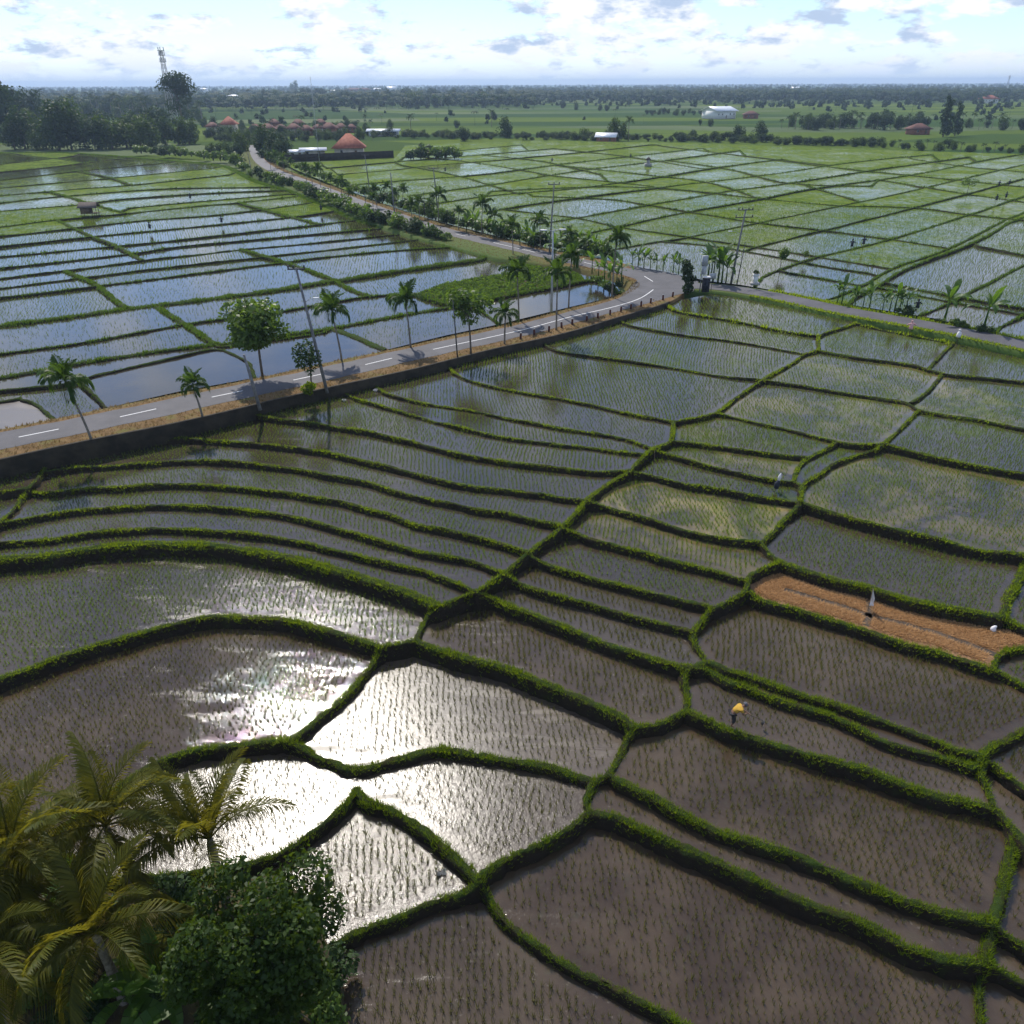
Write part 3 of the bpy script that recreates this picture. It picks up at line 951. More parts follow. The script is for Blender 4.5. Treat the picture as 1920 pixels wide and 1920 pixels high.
def build_fields():
    for f in FIELDS:
        vi, inv = np.unique(f['tris'], return_inverse=True)
        T = inv.reshape(-1, 3)
        s = f['s']
        z = f['z']
        xy = f['xy'][vi]
        if s['kind'] in ('straw', 'weeds'):
            z += 0.10
        V = np.column_stack([xy, np.full(len(xy), z)])
        # faces upwards
        a, b, c = V[T[:, 0]], V[T[:, 1]], V[T[:, 2]]
        flip = ((b - a)[:, 0] * (c - a)[:, 1] - (b - a)[:, 1] * (c - a)[:, 0]) < 0
        T[flip] = T[flip][:, ::-1]
        at_ = {k: np.full(len(V), s[k]) for k in ('green', 'mud', 'yellow', 'rough', 'rip', 'clods', 'deep')}
        mat = {'straw': 'straw', 'weeds': 'soil'}.get(s['kind'], 'paddy')
        o = mobj('paddy_field', mesh_np('paddy_field', V, [T], mat, attrs=at_))
        tag(o, kind='structure')
        # boundary edges, for planting
        e = np.sort(np.vstack([T[:, [0, 1]], T[:, [1, 2]], T[:, [2, 0]]]), 1)
        u, cnt = np.unique(e, axis=0, return_counts=True)
        u = u[cnt == 1]
        f['A'], f['B'], f['zz'] = xy[u[:, 0]], xy[u[:, 1]], z


build_fields()


def bund_mesh(P, w, r):
    n = len(P)
    T = np.gradient(P[:, :2], axis=0)
    T /= np.linalg.norm(T, axis=1)[:, None] + 1e-9
    S = np.column_stack([-T[:, 1], T[:, 0]])
    prof = [(-w - 0.26, -1.35), (-w * 1.22, -0.24), (-w * 0.85, -0.05), (0, 0.03), (w * 0.85, -0.05), (w * 1.22, -0.24), (w + 0.26, -1.35)]
    k = len(prof)
    V = np.zeros((n, k, 3))
    ww = 1 + 0.10 * r.standard_normal(n)
    for j, (o, dz) in enumerate(prof):
        jit = 0.05 * r.standard_normal(n)
        V[:, j, :2] = P[:, :2] + S * (o * ww + jit)[:, None]
        V[:, j, 2] = P[:, 2] + dz + (0.025 * r.standard_normal(n) if abs(dz) < 1 else 0)
    Q = [(i * k + j, i * k + j + 1, (i + 1) * k + j + 1, (i + 1) * k + j) for i in range(n - 1) for j in range(k - 1)]
    return V.reshape(-1, 3), np.array(Q)


def resample(P, step):
    d = np.concatenate([[0], np.cumsum(np.linalg.norm(np.diff(P[:, :2], axis=0), axis=1))])
    n = max(2, int(d[-1] / step) + 1)
    t = np.linspace(0, d[-1], n)
    return np.column_stack([np.interp(t, d, P[:, k]) for k in range(P.shape[1])])


def side_of(P):
    T = np.gradient(P[:, :2], axis=0)
    T /= np.linalg.norm(T, axis=1)[:, None] + 1e-9
    return np.column_stack([T[:, 1], -T[:, 0]])          # right-hand side


def build_bunds():
    for b in BUNDS:
        dist = np.hypot(b['P'][:, 0], b['P'][:, 1]).min()
        P = resample(b['P'], 0.35 if dist < 60 else 0.8 if dist < 150 else 2.0)
        n = len(P)

        def lf(m):
            k_ = max(2, int(n / m))
            return np.interp(np.arange(n), np.linspace(0, n - 1, k_), rng.standard_normal(k_))
        P[1:-1, :2] += (side_of(P) * ((0.08 if b['zone'] == 'N' else 0.05) * lf(6) + 0.03 * lf(3))[:, None])[1:-1]
        P[:, 2] += 0.035 * lf(6)
        b['P'] = P
        V, Q = bund_mesh(P, b['w'], rng)
        o = mobj('bund', mesh_np('bund', V, [Q], 'bund', smooth=True))
        tag(o, kind='structure')


build_bunds()

# ------------------------------------------------------------------ roads
MAIN_PX = [(-330, 893), (-150, 857), (0, 827), (70, 813), (260, 775), (426, 739), (576, 708), (710, 678), (812, 655), (973, 620), (1073, 594), (1140, 577), (1190, 562), (1222, 545), (1230, 532), (1212, 520),
           (1165, 507), (1107, 495), (1050, 484), (965, 464), (866, 441), (800, 423), (740, 403), (680, 382), (640, 367), (600, 352), (560, 337), (522, 323), (496, 309), (483, 296), (477, 283), (474, 272)]
SIDE_PX = [(1216, 540), (1300, 535), (1390, 543), (1480, 560), (1600, 585), (1750, 611), (1920, 646), (2250, 718)]


def px_path(pts, step=1.0, z=0.0):
    p = smooth_px(pts, 6.0)
    xy = at(p[:, 0], p[:, 1], z)
    P = resample(np.column_stack([xy, np.full(len(xy), z)]), step)
    for _ in range(6):
        P[1:-1] = 0.5 * P[1:-1] + 0.25 * (P[:-2] + P[2:])
    return P


def ribbon(P, cols):
    """cols: list of (offset array, z array) across the path; right positive"""
    S = side_of(P)
    k, n = len(cols), len(P)
    V = np.zeros((n, k, 3))
    for j, (o, z) in enumerate(cols):
        V[:, j, :2] = P[:, :2] + S * np.broadcast_to(o, (n,))[:, None]
        V[:, j, 2] = P[:, 2] + np.broadcast_to(z, (n,))
    Q = [(i * k + j, i * k + j + 1, (i + 1) * k + j + 1, (i + 1) * k + j) for i in range(n - 1) for j in range(k - 1)]
    return V.reshape(-1, 3), np.array(Q)[:, ::-1]


MAIN, SIDE = px_path(MAIN_PX), px_path(SIDE_PX)
i_turn = int(np.argmin(np.linalg.norm(MAIN[:, :2] - at(1229, 533, 0.0), axis=1)))
ii = np.arange(len(MAIN))
upper = np.clip((ii - i_turn - 16) / 14.0, 0, 1)
HALF = 2.0
WL = HALF + 1.25 + upper * 4.4 + 0.15 * np.sin(ii * 0.35)
WR = HALF + 2.15 + 0.2 * np.sin(ii * 0.3) - 0.0 * upper


def build_roads():
    V, Q = ribbon(MAIN, [(-WL - 0.9, -1.6), (-WL - 0.1, -0.25), (-WL + 0.25, -0.035), (-HALF - 0.4, -0.02), (0, -0.012), (HALF + 0.4, -0.02), (WR - 0.2, -0.03), (WR, -0.06), (WR + 0.12, -4.5)])
    n = len(V) // 9
    lush = np.zeros((n, 9))
    lush[:, :3] = (0.35 + 0.55 * upper)[:, None]
    lush[:, 3] = upper * 0.75
    lush[:, 6:] = (upper * 0.5)[:, None]
    o = mobj('verge', mesh_np('verge', V, [Q], 'verge', attrs={'lush': lush.ravel()}))
    tag(o, kind='structure')
    wob = 0.10 * np.sin(ii * 0.9) + 0.08 * np.sin(ii * 2.1)
    V, Q = ribbon(MAIN, [(-HALF + wob * 0.7, 0.0), (0, 0.02), (HALF + wob[::-1] * 0.7, 0.0)])
    road = tag(mobj('road', mesh_np('road', V, [Q], 'asphalt', smooth=True)), kind='structure')
    V, Q = ribbon(SIDE, [(-3.1, -2.0), (-2.7, -0.3), (-2.2, -0.05), (0, -0.03), (2.1, -0.05), (2.45, -0.12), (2.75, -0.6), (3.1, -2.6)])
    lush = np.tile(np.array([1, 1, 0.85, 0.5, 0.8, 0.95, 1, 1.0]), len(SIDE))
    tag(mobj('verge', mesh_np('verge', V, [Q], 'verge', attrs={'lush': lush})), kind='structure')
    V, Q = ribbon(SIDE, [(-1.75, -0.008), (0, 0.008), (1.75, -0.008)])
    tag(mobj('side_road', mesh_np('side_road', V, [Q], 'asphalt')), kind='structure')
    # the wide mouth of the junction
    mouth = [(1120, 585), (1160, 560), (1200, 520), (1178, 497), (1262, 512), (1310, 528), (1300, 546), (1268, 553), (1225, 566), (1180, 577)]
    c = np.mean([at(x, y) for x, y in mouth], 0)
    b = [at(x, y) for x, y in mouth]
    # fan out from the middle
    Vm = np.vstack([np.column_stack([np.vstack([c, b]), np.full(len(b) + 1, -0.004)])])
    Tm = [(0, 1 + (k + 1) % len(b), 1 + k) for k in range(len(b))]
    tag(mobj('junction', mesh_np('junction', Vm, [Tm], 'asphalt')), kind='structure')
    # painted centre line: dashes, then one solid stroke into the bend
    marks = [((35, 820), (110, 805)), ((225, 782), (293, 767)), ((397, 745), (455, 733)), ((550, 713), (602, 702)), ((685, 684), (735, 672)), ((1208, 518), (1224, 528)), ((1095, 492), (1115, 497)),
             ((925, 455), (1003, 473)), ((855, 439), (873, 443)), ((795, 421), (812, 426)), ((735, 401), (750, 406)), ((690, 386), (702, 390)), ((-130, 853), (-60, 839))]
    for a, b_ in marks:
        P = np.column_stack([at(np.linspace(a[0], b_[0], 5), np.linspace(a[1], b_[1], 5)), np.full(5, 0.026)])
        V, Q = ribbon(P, [(-0.065, 0), (0.065, 0)])
        mobj('centre_line_dash', mesh_np('centre_line_dash', V, [Q], 'paint'), road)
    P = px_path([(812, 655), (973, 620), (1073, 593), (1140, 578), (1197, 561), (1225, 543)], 0.7, 0.026)
    V, Q = ribbon(P, [(-0.065, 0), (0.065, 0)])
    mobj('centre_line', mesh_np('centre_line', V, [Q], 'paint'), road)
    # retaining wall below the near verge
    k = int(np.argmin(np.linalg.norm(MAIN[:, :2] - at(1245, 560), axis=1)))
    k = min(k, i_turn - 3)
    Pw = MAIN[:k]
    o_ = WR[:k]
    V, Q = ribbon(Pw, [(o_ - 0.16, -0.3), (o_ - 0.16, 0.05), (o_ + 0.16, 0.05), (o_ + 0.2, -1.0), (o_ + 0.3, -4.8)])
    w = mobj('retaining_wall', mesh_np('retaining_wall', V, [Q], 'wall_stone'))
    tag(w, 'long dark stone retaining wall holding the road verge above the paddies', 'wall')


build_roads()


# ------------------------------------------------------------------ the ground sheet to the horizon
def build_ground():
    def axis(lim0, lim1, near, far):
        a = [0.0]
        while a[-1] < lim1:
            a.append(a[-1] + (near if a[-1] < 150 else far * max(1, a[-1] / 150)))
        return np.array(a)
    px = axis(0, 14000, 4, 8)
    xs = np.concatenate([-px[:0:-1], px])
    ys = np.concatenate([-axis(0, 300, 6, 30)[:0:-1], axis(0, 14000, 4, 8)])
    X, Y = np.meshgrid(xs, ys)
    n = X.size
    pts = np.column_stack([X.ravel(), Y.ravel()])
    # near side of the road and of the side road: the terraces lie lower
    rd = np.vstack([MAIN[:i_turn, :2], SIDE[:, :2]])
    S = np.vstack([side_of(MAIN)[:i_turn], side_of(SIDE)])
    Z = np.full(n, -1.15)
    close = (np.abs(pts[:, 0]) < 320) & (pts[:, 1] < 330)
    idx = np.where(close)[0]
    d = ((pts[idx, None, :] - rd[None]) ** 2).sum(-1)
    j = d.argmin(1)
    side = ((pts[idx] - rd[j]) * S[j]).sum(1)
    low = np.clip(-1.15 - 2.2 * np.maximum(side - 1.5, 0), -9.0, -1.15)
    Z[idx] = np.where(side > 0, low, -1.15)
    Zg = Z.reshape(X.shape)
    ny, nx = X.shape
    I = np.arange(n).reshape(ny, nx)
    Q = np.stack([I[:-1, :-1], I[:-1, 1:], I[1:, 1:], I[1:, :-1]], -1).reshape(-1, 4)
    o = mobj('ground', mesh_np('ground', np.column_stack([pts, Zg.ravel()]), [Q], 'far_ground', smooth=True))
    tag(o, kind='structure')


build_ground()


# ------------------------------------------------------------------ rice seedlings and bund grass (nobody could count them)
def blade_tuft(n, h, spread, w, seed, bend=0.3):
    r = np.random.default_rng(seed)
    V, T = [], []
    for k in range(n):
        a = 2 * math.pi * (k + r.uniform(-0.3, 0.3)) / n
        d = np.array([math.cos(a), math.sin(a)])
        p = np.array([-d[1], d[0]])
        hh = h * r.uniform(0.7, 1.1)
        b0 = d * spread * 0.15
        tip = d * spread * r.uniform(0.6, 1.2)
        i = len(V)
        V += [(*(b0 - p * w), -0.03), (*(b0 + p * w), -0.03), (*tip, hh)]
        T += [(i, i + 1, i + 2)]
    return np.array(V), np.array(T)


RICE_T = [blade_tuft(6, 0.36, 0.15, 0.018, 11), blade_tuft(5, 0.32, 0.13, 0.018, 12)]
RICE_FAR = blade_tuft(3, 0.30, 0.13, 0.024, 13)
GRASS_T = blade_tuft(4, 0.13, 0.10, 0.015, 21)
GRASS_FAR = blade_tuft(3, 0.26, 0.18, 0.05, 22)


def plant_rice():
    OUT = {'rice_leaf': [], 'rice_olive': []}
    for fi, f in enumerate(FIELDS):
        s = f['s']
        if s['kind'] != 'water' or s['rice'] <= 0 or f['d'] > 215:
            continue
        r = np.random.default_rng(100 + fi)
        d = f['d']
        near = d < 62
        sp, sc = (0.31, 1.0) if near else (0.30, 0.9) if d < 100 else (0.46, 1.15)
        A, B = f['A'], f['B']
        lo, hi = np.minimum(A.min(0), B.min(0)), np.maximum(A.max(0), B.max(0))
        c = (lo + hi) / 2
        R = np.linalg.norm(hi - lo) / 2
        ang = r.uniform(-0.22, 0.12)
        if f['zone'] != 'N':
            ang = r.uniform(-0.1, 0.5)
        u = np.arange(-R, R, sp)
        v = np.arange(-R, R, sp * 0.80)
        U, Vv = np.meshgrid(u, v)
        U = U + 0.55 * np.sin(Vv * 0.09 + r.uniform(0, 6)) + 0.10 * np.sin(Vv * 0.4 + r.uniform(0, 6))
        U, Vv = U.ravel(), Vv.ravel()
        U = U + r.normal(0, sp * 0.13, U.size)
        Vv = Vv + r.normal(0, sp * 0.18, U.size)
        P = np.column_stack([c[0] + U * math.cos(ang) - Vv * math.sin(ang), c[1] + U * math.sin(ang) + Vv * math.cos(ang)])
        m = (P[:, 0] > lo[0]) & (P[:, 0] < hi[0]) & (P[:, 1] > lo[1]) & (P[:, 1] < hi[1])
        P = P[m]
        # thin patches, gaps
        g = np.sin(P[:, 0] * 0.31 + fi) * np.sin(P[:, 1] * 0.27 + 2 * fi) * 0.5 + 0.5
        keep = r.random(len(P)) < (0.93 if near else 0.9) * np.clip(s['rice'] * (0.75 + 0.5 * g), 0, 1)
        P = P[keep]
        if not len(P):
            continue
        ins = np.zeros(len(P), bool)
        for k in range(0, len(P), 20000):
            q = P[k:k + 20000]
            i_ = in_poly(q, A, B)
            dm = np.full(len(q), 1e9)
            for a, b in zip(A, B):
                e = b - a
                t = np.clip(((q - a) @ e) / max(1e-9, e @ e), 0, 1)
                dm = np.minimum(dm, ((a + t[:, None] * e - q) ** 2).sum(1))
            ins[k:k + 20000] = i_ & (dm > 0.62 ** 2)
        P = P[ins]
        if not len(P):
            continue
        n = len(P)
        tv, tt = RICE_FAR if d > 75 else RICE_T[fi % 2]
        sz = sc * s['h'] * r.uniform(0.65, 1.2, n)
        V, T = scatter(tv, tt, P[:, 0], P[:, 1], np.full(n, f['zz']), r.uniform(0, 6.28, n), sz)
        OUT['rice_olive' if d < 42 else 'rice_leaf'].append((V, T))
    for mt, lab in (('rice_leaf', 'green young rice seedlings in rows across the flooded paddies'), ('rice_olive', 'olive rice seedlings newly planted in the muddy lower terraces')):
        off, ts = 0, []
        for V, T in OUT[mt]:
            ts.append(T + off)
            off += len(V)
        o = mobj('rice_seedlings', mesh_np('rice_seedlings', np.vstack([v for v, _ in OUT[mt]]), [np.vstack(ts)], mt))
        tag(o, lab, 'rice', kind='stuff')


plant_rice()


def plant_grass():
    GR = {'N': [], 'F': []}
    for b in BUNDS:
        P = b['P']
        dist = np.hypot(P[:, 0], P[:, 1])
        L = np.concatenate([[0], np.cumsum(np.linalg.norm(np.diff(P[:, :2], axis=0), axis=1))])
        dm = dist.min()
        dens = (110 if dm < 45 else 70 if dm < 75 else 26 if dm < 130 else 9 if dm < 260 else 3) * (b['w'] / 0.3)
        n = int(L[-1] * dens * 1.25)
        if n < 3:
            continue
        t = rng.uniform(0, L[-1], n)
        X, Y, Z = (np.interp(t, L, P[:, k]) for k in range(3))
        T = np.gradient(P[:, :2], axis=0)
        T /= np.linalg.norm(T, axis=1)[:, None] + 1e-9
        tx, ty = np.interp(t, L, T[:, 0]), np.interp(t, L, T[:, 1])
        o = rng.uniform(-1, 1, n)
        o = np.sign(o) * np.abs(o) ** 0.8 * b['w'] * 1.38
        fl = rng.random(n) < (0.16 if b['zone'] == 'N' else 0.12)
        dn = rng.random(n) ** 1.5                                   # tufts hanging on the flanks
        o = np.where(fl, np.sign(o) * (b['w'] * 1.22 + (0.26 - 0.22 * b['w']) * dn * 0.75), o)
        X, Y = X - ty * o, Y + tx * o
        Z = Z - np.where(fl, 0.24 + 1.1 * dn * 0.75, np.where(np.abs(o) > b['w'] * 0.85, (np.abs(o) - b['w'] * 0.85) / (b['w'] * 0.4) * 0.22, 0.02))
        g = 0.5 + 0.5 * np.sin(t * 0.9 + b['w'] * 77) * np.sin(t * 0.37 + P[0, 0])
        s = rng.uniform(0.6, 1.4, n) * (0.75 + 0.6 * g)
        g3 = 0.5 + 0.5 * np.sin(t * 2.3 + P[0, 1]) * np.sin(t * 0.83 + 3 * P[0, 0])
        keep = rng.random(n) < 0.30 + 1.3 * g + 0.5 * g3
        s = s * (0.8 + 0.45 * g3)
        X, Y, Z, s = X[keep], Y[keep], Z[keep], s[keep]
        n = len(X)
        tv, tt = GRASS_T if dm < 90 else GRASS_FAR
        GR['N' if b['zone'] == 'N' else 'F'].append(scatter(tv, tt, X, Y, Z, rng.uniform(0, 6.28, n), s * (1.0 if b['zone'] == 'N' else 0.75 if dm < 150 else 1.1)))
    for k, mt, lab in (('N', 'grass_leaf', 'bright green grass growing along the bunds of the terraces below the road'), ('F', 'grass_cool', 'green grass along the thin bunds of the flat paddies beyond the road')):
        off, ts = 0, []
        for V, T in GR[k]:
            ts.append(T + off)
            off += len(V)
        tag(mobj('bund_grass', mesh_np('bund_grass', np.vstack([v for v, _ in GR[k]]), [np.vstack(ts)], mt)), lab, 'grass', kind='stuff')
    # dry grass on the verges
    VS, TS, off = [], [], 0
    for P, lo, hi, dens, mat in ((MAIN, HALF + 0.1, WR - 0.05, 26, 0), (MAIN, -(WL - 0.1), -(HALF + 0.15), 20, 0), (SIDE[16:], 1.8, 2.5, 22, 1), (SIDE[16:], -3.0, -1.85, 26, 1)):
        S = side_of(P)
        n = int(len(P) * dens)
        i = rng.integers(0, len(P) - 1, n)
        lo_, hi_ = np.broadcast_to(lo, (len(P),)), np.broadcast_to(hi, (len(P),))
        o = lo_[i] + (hi_[i] - lo_[i]) * rng.random(n)
        if P is MAIN and np.ndim(hi):
            ok = (i < i_turn - 9) | (i > i_turn + 14)
            i, o = i[ok], o[ok]
            n = len(i)
        fr = rng.random(n)
        X = P[i, 0] * (1 - fr) + P[i + 1, 0] * fr + S[i, 0] * o
        Y = P[i, 1] * (1 - fr) + P[i + 1, 1] * fr + S[i, 1] * o
        tv, tt = GRASS_FAR
        V, Tt = scatter(tv, tt, X, Y, np.full(n, -0.05), rng.uniform(0, 6.28, n), rng.uniform(0.35, 0.95, n) * (1.0 if mat == 0 else 1.4))
        VS.append((V, Tt, mat))
    for k, nm, mt, lab in ((0, 'verge_grass', 'dry_leaf', 'dry tan grass on the verges of the main road'), (1, 'verge_grass', 'grass_leaf', 'rank green grass on the banks of the side road')):
        vs, ts, off = [], [], 0
        for V, T, m in VS:
            if m == k:
                vs.append(V); ts.append(T + off); off += len(V)
        tag(mobj(nm, mesh_np(nm, np.vstack(vs), [np.vstack(ts)], mt)), lab, 'grass', kind='stuff')


plant_grass()


def straw_bed():
    """raised seedbed: straw laid in two strips with a dark furrow between"""
    f = next(f for f in FIELDS if f['s']['kind'] == 'straw')
    z = f['zz']
    FUR = []
    for pts in ([(1470, 1104), (1530, 1122), (1590, 1140), (1640, 1157)], [(1645, 1158), (1690, 1168), (1750, 1185), (1810, 1205), (1870, 1228)], [(1629, 1128), (1630, 1150), (1622, 1172)]):
        P = np.column_stack([at(np.array([p[0] for p in pts]), np.array([p[1] for p in pts]), z), np.full(len(pts), z + 0.012)])
        P = resample(P, 0.3)
        P[:, :2] += rng.normal(0, 0.03, (len(P), 2))
        FUR.append(P[:, :2])
        V, Q = ribbon(P, [(-0.2, 0), (0.2, 0)])
        tag(mobj('furrow', mesh_np('furrow', V, [Q], 'wet_soil')), kind='structure')
    lo, hi = f['A'].min(0), f['A'].max(0)
    n = 26000
    P = rng.uniform(lo, hi, (n, 2))
    m = in_poly(P, f['A'], f['B'])
    dm = np.full(n, 9.0)
    for a, b in zip(f['A'], f['B']):
        e = b - a
        t = np.clip(((P - a) @ e) / max(1e-9, e @ e), 0, 1)
        dm = np.minimum(dm, np.linalg.norm(a + t[:, None] * e - P, axis=1))
    m &= dm > 0.5
    for q in FUR:
        m &= np.min(np.linalg.norm(P[:, None] - q[None], axis=2), axis=1) > 0.26
    P = P[m]
    n = len(P)
    tv, tt = blade_tuft(4, 0.12, 0.26, 0.026, 31)
    V, T = scatter(tv, tt, P[:, 0], P[:, 1], np.full(n, z), rng.uniform(0, 6.28, n), rng.uniform(0.6, 1.3, n))
    tag(mobj('straw_mulch', mesh_np('straw_mulch', V, [T], 'straw_leaf')), 'orange straw spread over the dry seedbed', 'straw', kind='stuff')


straw_bed()


# ------------------------------------------------------------------ plants
def leaves(r, lobes, n, size, up=0.35, aspect=0.6, shell=0.55):
    """n leaf faces through ellipsoid lobes (cx,cy,cz,rx,ry,rz): folded quads, mostly near the surface"""
    w = np.array([l[3] * l[4] * l[5] for l in lobes]) ** 0.67
    k = r.choice(len(lobes), n, p=w / w.sum())
    L = np.array(lobes)[k]
    d = r.normal(size=(n, 3))
    d /= np.linalg.norm(d, axis=1)[:, None]
    rad = shell + (1 - shell) * r.random(n) ** 0.5
    rad *= 1 + 0.10 * r.normal(size=n)
    C = L[:, :3] + d * L[:, 3:] * rad[:, None]
    nrm = d * 0.6 + r.normal(size=(n, 3)) * 0.6 + np.array([0, 0, up])
    nrm /= np.linalg.norm(nrm, axis=1)[:, None]
    ref = r.normal(size=(n, 3))
    a = np.cross(nrm, ref)
    a /= np.linalg.norm(a, axis=1)[:, None]
    b = np.cross(nrm, a)
    s = size * r.uniform(0.6, 1.3, n)[:, None]
    a, b = a * s, b * s * aspect
    fold = nrm * s * 0.15
    V = np.stack([C - a, C + b + fold, C + a - nrm * s * 0.2, C - b + fold], 1).reshape(-1, 3)
    Q = np.arange(n * 4).reshape(n, 4)
    return V, Q


def lobes_for(r, h0, h1, rad, n, squash=0.75):
    """n lobes filling a rounded crown from height h0 to h1"""
    out = []
    c = (h0 + h1) / 2
    for k in range(n):
        d = r.normal(size=3)
        d /= np.linalg.norm(d)
        q = r.uniform(0.35, 0.72)
        s = r.uniform(0.32, 0.52)
        out.append((d[0] * rad * q, d[1] * rad * q, c + d[2] * (h1 - h0) / 2 * q, rad * s, rad * s, (h1 - h0) / 2 * s * squash / 0.75))
    return out


def make_tree(name, seed, h, rad, base, n, size, mat='far_leaf', trunk_r=None, lobes=None, nlobes=14, bark='bark', limbs=6):
    r = np.random.default_rng(seed)
    root = empty(name)
    tr = trunk_r or h * 0.022
    lob = lobes or lobes_for(r, base, h, rad, nlobes)
    m = MB()
    top = (base + h) / 2
    bend = r.normal(0, 0.03 * h, 2)
    P = np.array([(bend[0] * t * t, bend[1] * t * t, top * t - 0.15) for t in np.linspace(0, 1, 6)])
    m.tube(P, np.linspace(tr, tr * 0.55, 6), 7)
    for k in range(limbs):
        l = lob[k % len(lob)]
        t0 = r.uniform(0.55, 0.95)
        p0 = np.array([bend[0] * t0 * t0, bend[1] * t0 * t0, top * t0])
        p2 = np.array(l[:3])
        p1 = (p0 + p2) / 2 + np.array([0, 0, -0.05 * h])
        Q = np.array([(1 - t) ** 2 * p0 + 2 * t * (1 - t) * p1 + t * t * p2 for t in np.linspace(0, 1, 5)])
        m.tube(Q, np.linspace(tr * 0.5, tr * 0.12, 5), 5)
    m.obj('trunk', bark, root, True)
    V, Q = leaves(r, lob, n, size, shell=0.72 if n > 9000 else 0.55)
    mobj('crown', mesh_np('crown', V, [Q], mat), root)
    return root


def frond_mesh(name, seed, L, e0, droop, n, ll, lw, mat, twist=0.5, sag=0.5):
    """feather leaf growing along +X from the origin: rachis and pinnae"""
    r = np.random.default_rng(seed)
    K = 14
    t = np.linspace(0, 1, K)
    ang = e0 - droop * t ** 1.3
    dx, dz = np.cos(ang), np.sin(ang)
    X = np.concatenate([[0], np.cumsum(dx[:-1])]) * L / K
    Z = np.concatenate([[0], np.cumsum(dz[:-1])]) * L / K
    Yb = 0.06 * L * r.normal() * t ** 2
    P = np.column_stack([X, Yb, Z])
    m = MB()
    m.tube(P, np.linspace(0.035, 0.008, K) * L / 3.5, 4, False)
    V, T = [], []
    for k in range(n):
        u = 0.14 + 0.86 * (k + 0.5) / n
        p = np.array([np.interp(u, t, P[:, j]) for j in range(3)])
        a = np.interp(u, t, ang)
        fwd = np.array([math.cos(a), 0, math.sin(a)])
        upv = np.array([-math.sin(a), 0, math.cos(a)])
        ln = ll * (math.sin(math.pi * (0.12 + 0.84 * u)) ** 0.7) * r.uniform(0.8, 1.1)
        for sgn in (-1, 1):
            sd_ = np.array([0, sgn, 0]) * (0.95 - 0.35 * u) + fwd * (0.35 + 0.65 * u) + upv * r.uniform(0.0, twist * 0.7)
            sd_ /= np.linalg.norm(sd_)
            mid = p + sd_ * ln * 0.5
            tip = p + sd_ * ln * 0.92 + np.array([0, 0, -ln * sag * r.uniform(0.6, 1.3)])
            wv = np.cross(sd_, upv) * 0.4 + upv * 0.15 + fwd * 0.8
            wv /= np.linalg.norm(wv)
            wv = wv * lw
            i = len(V)
            V += [p - wv * 0.5, p + wv * 0.5, mid + wv, mid - wv, tip]
            T += [(i, i + 1, i + 2), (i, i + 2, i + 3), (i + 3, i + 2, i + 4)]
    m.add(V, (), T)
    return m.mesh(name, mat)


def banana_leaf_mesh(name, seed, L, w, e0, droop, mat='banana_leaf'):
    r = np.random.default_rng(seed)
    K = 12
    t = np.linspace(0, 1, K)
    ang = e0 - droop * t ** 1.5
    X = np.concatenate([[0], np.cumsum(np.cos(ang)[:-1])]) * L / K
    Z = np.concatenate([[0], np.cumsum(np.sin(ang)[:-1])]) * L / K
    prof = np.clip(np.sin(np.pi * np.clip((t - 0.12) / 0.88, 0, 1)) ** 0.55, 0.04, 1) * w
    V, Q = [], []
    for s in (-1, 1):
        for k in range(K - 1):
            # torn blade: each strip a little apart from its neighbours
            i = len(V)
            dz = r.uniform(-0.12, 0.06) * w
            for kk, e in ((k, 0.0), (k + 1, -0.012)):
                V.append((X[kk] + e, 0, Z[kk]))
                V.append((X[kk] + e + 0.12 * w, s * prof[kk], Z[kk] + 0.22 * prof[kk] + dz))
            Q.append((i, i + 1, i + 3, i + 2) if s > 0 else (i, i + 2, i + 3, i + 1))
    m = MB()
    m.tube(np.column_stack([X, np.zeros(K), Z - 0.015]), np.linspace(0.03, 0.006, K), 4, False)
    m.add(V, Q)
    return m.mesh(name, mat)


COCO = [frond_mesh('frond', 41 + k, 4.5, e, d, 62, 1.05, 0.040, 'palm_leaf', sag=sg) for k, (e, d, sg) in enumerate(((1.25, 1.1, 0.25), (0.9, 1.5, 0.45), (0.5, 1.6, 0.65), (0.05, 1.5, 0.8)))]
COCO_DRY = frond_mesh('frond', 51, 3.9, -0.3, 1.1, 40, 0.8, 0.035, 'gold_leaf', sag=0.9)
ARECA = [frond_mesh('frond', 61 + k, 2.4, e, d, 22, 0.85, 0.095, 'areca_leaf', sag=sg) for k, (e, d, sg) in enumerate(((1.35, 0.9, 0.25), (1.0, 1.9, 0.5), (0.5, 2.3, 0.7)))]
BANANA = [banana_leaf_mesh('leaf', 71 + k, 2.5, 0.27, e, d) for k, (e, d) in enumerate(((1.3, 0.8), (0.95, 1.5), (0.5, 1.8)))]


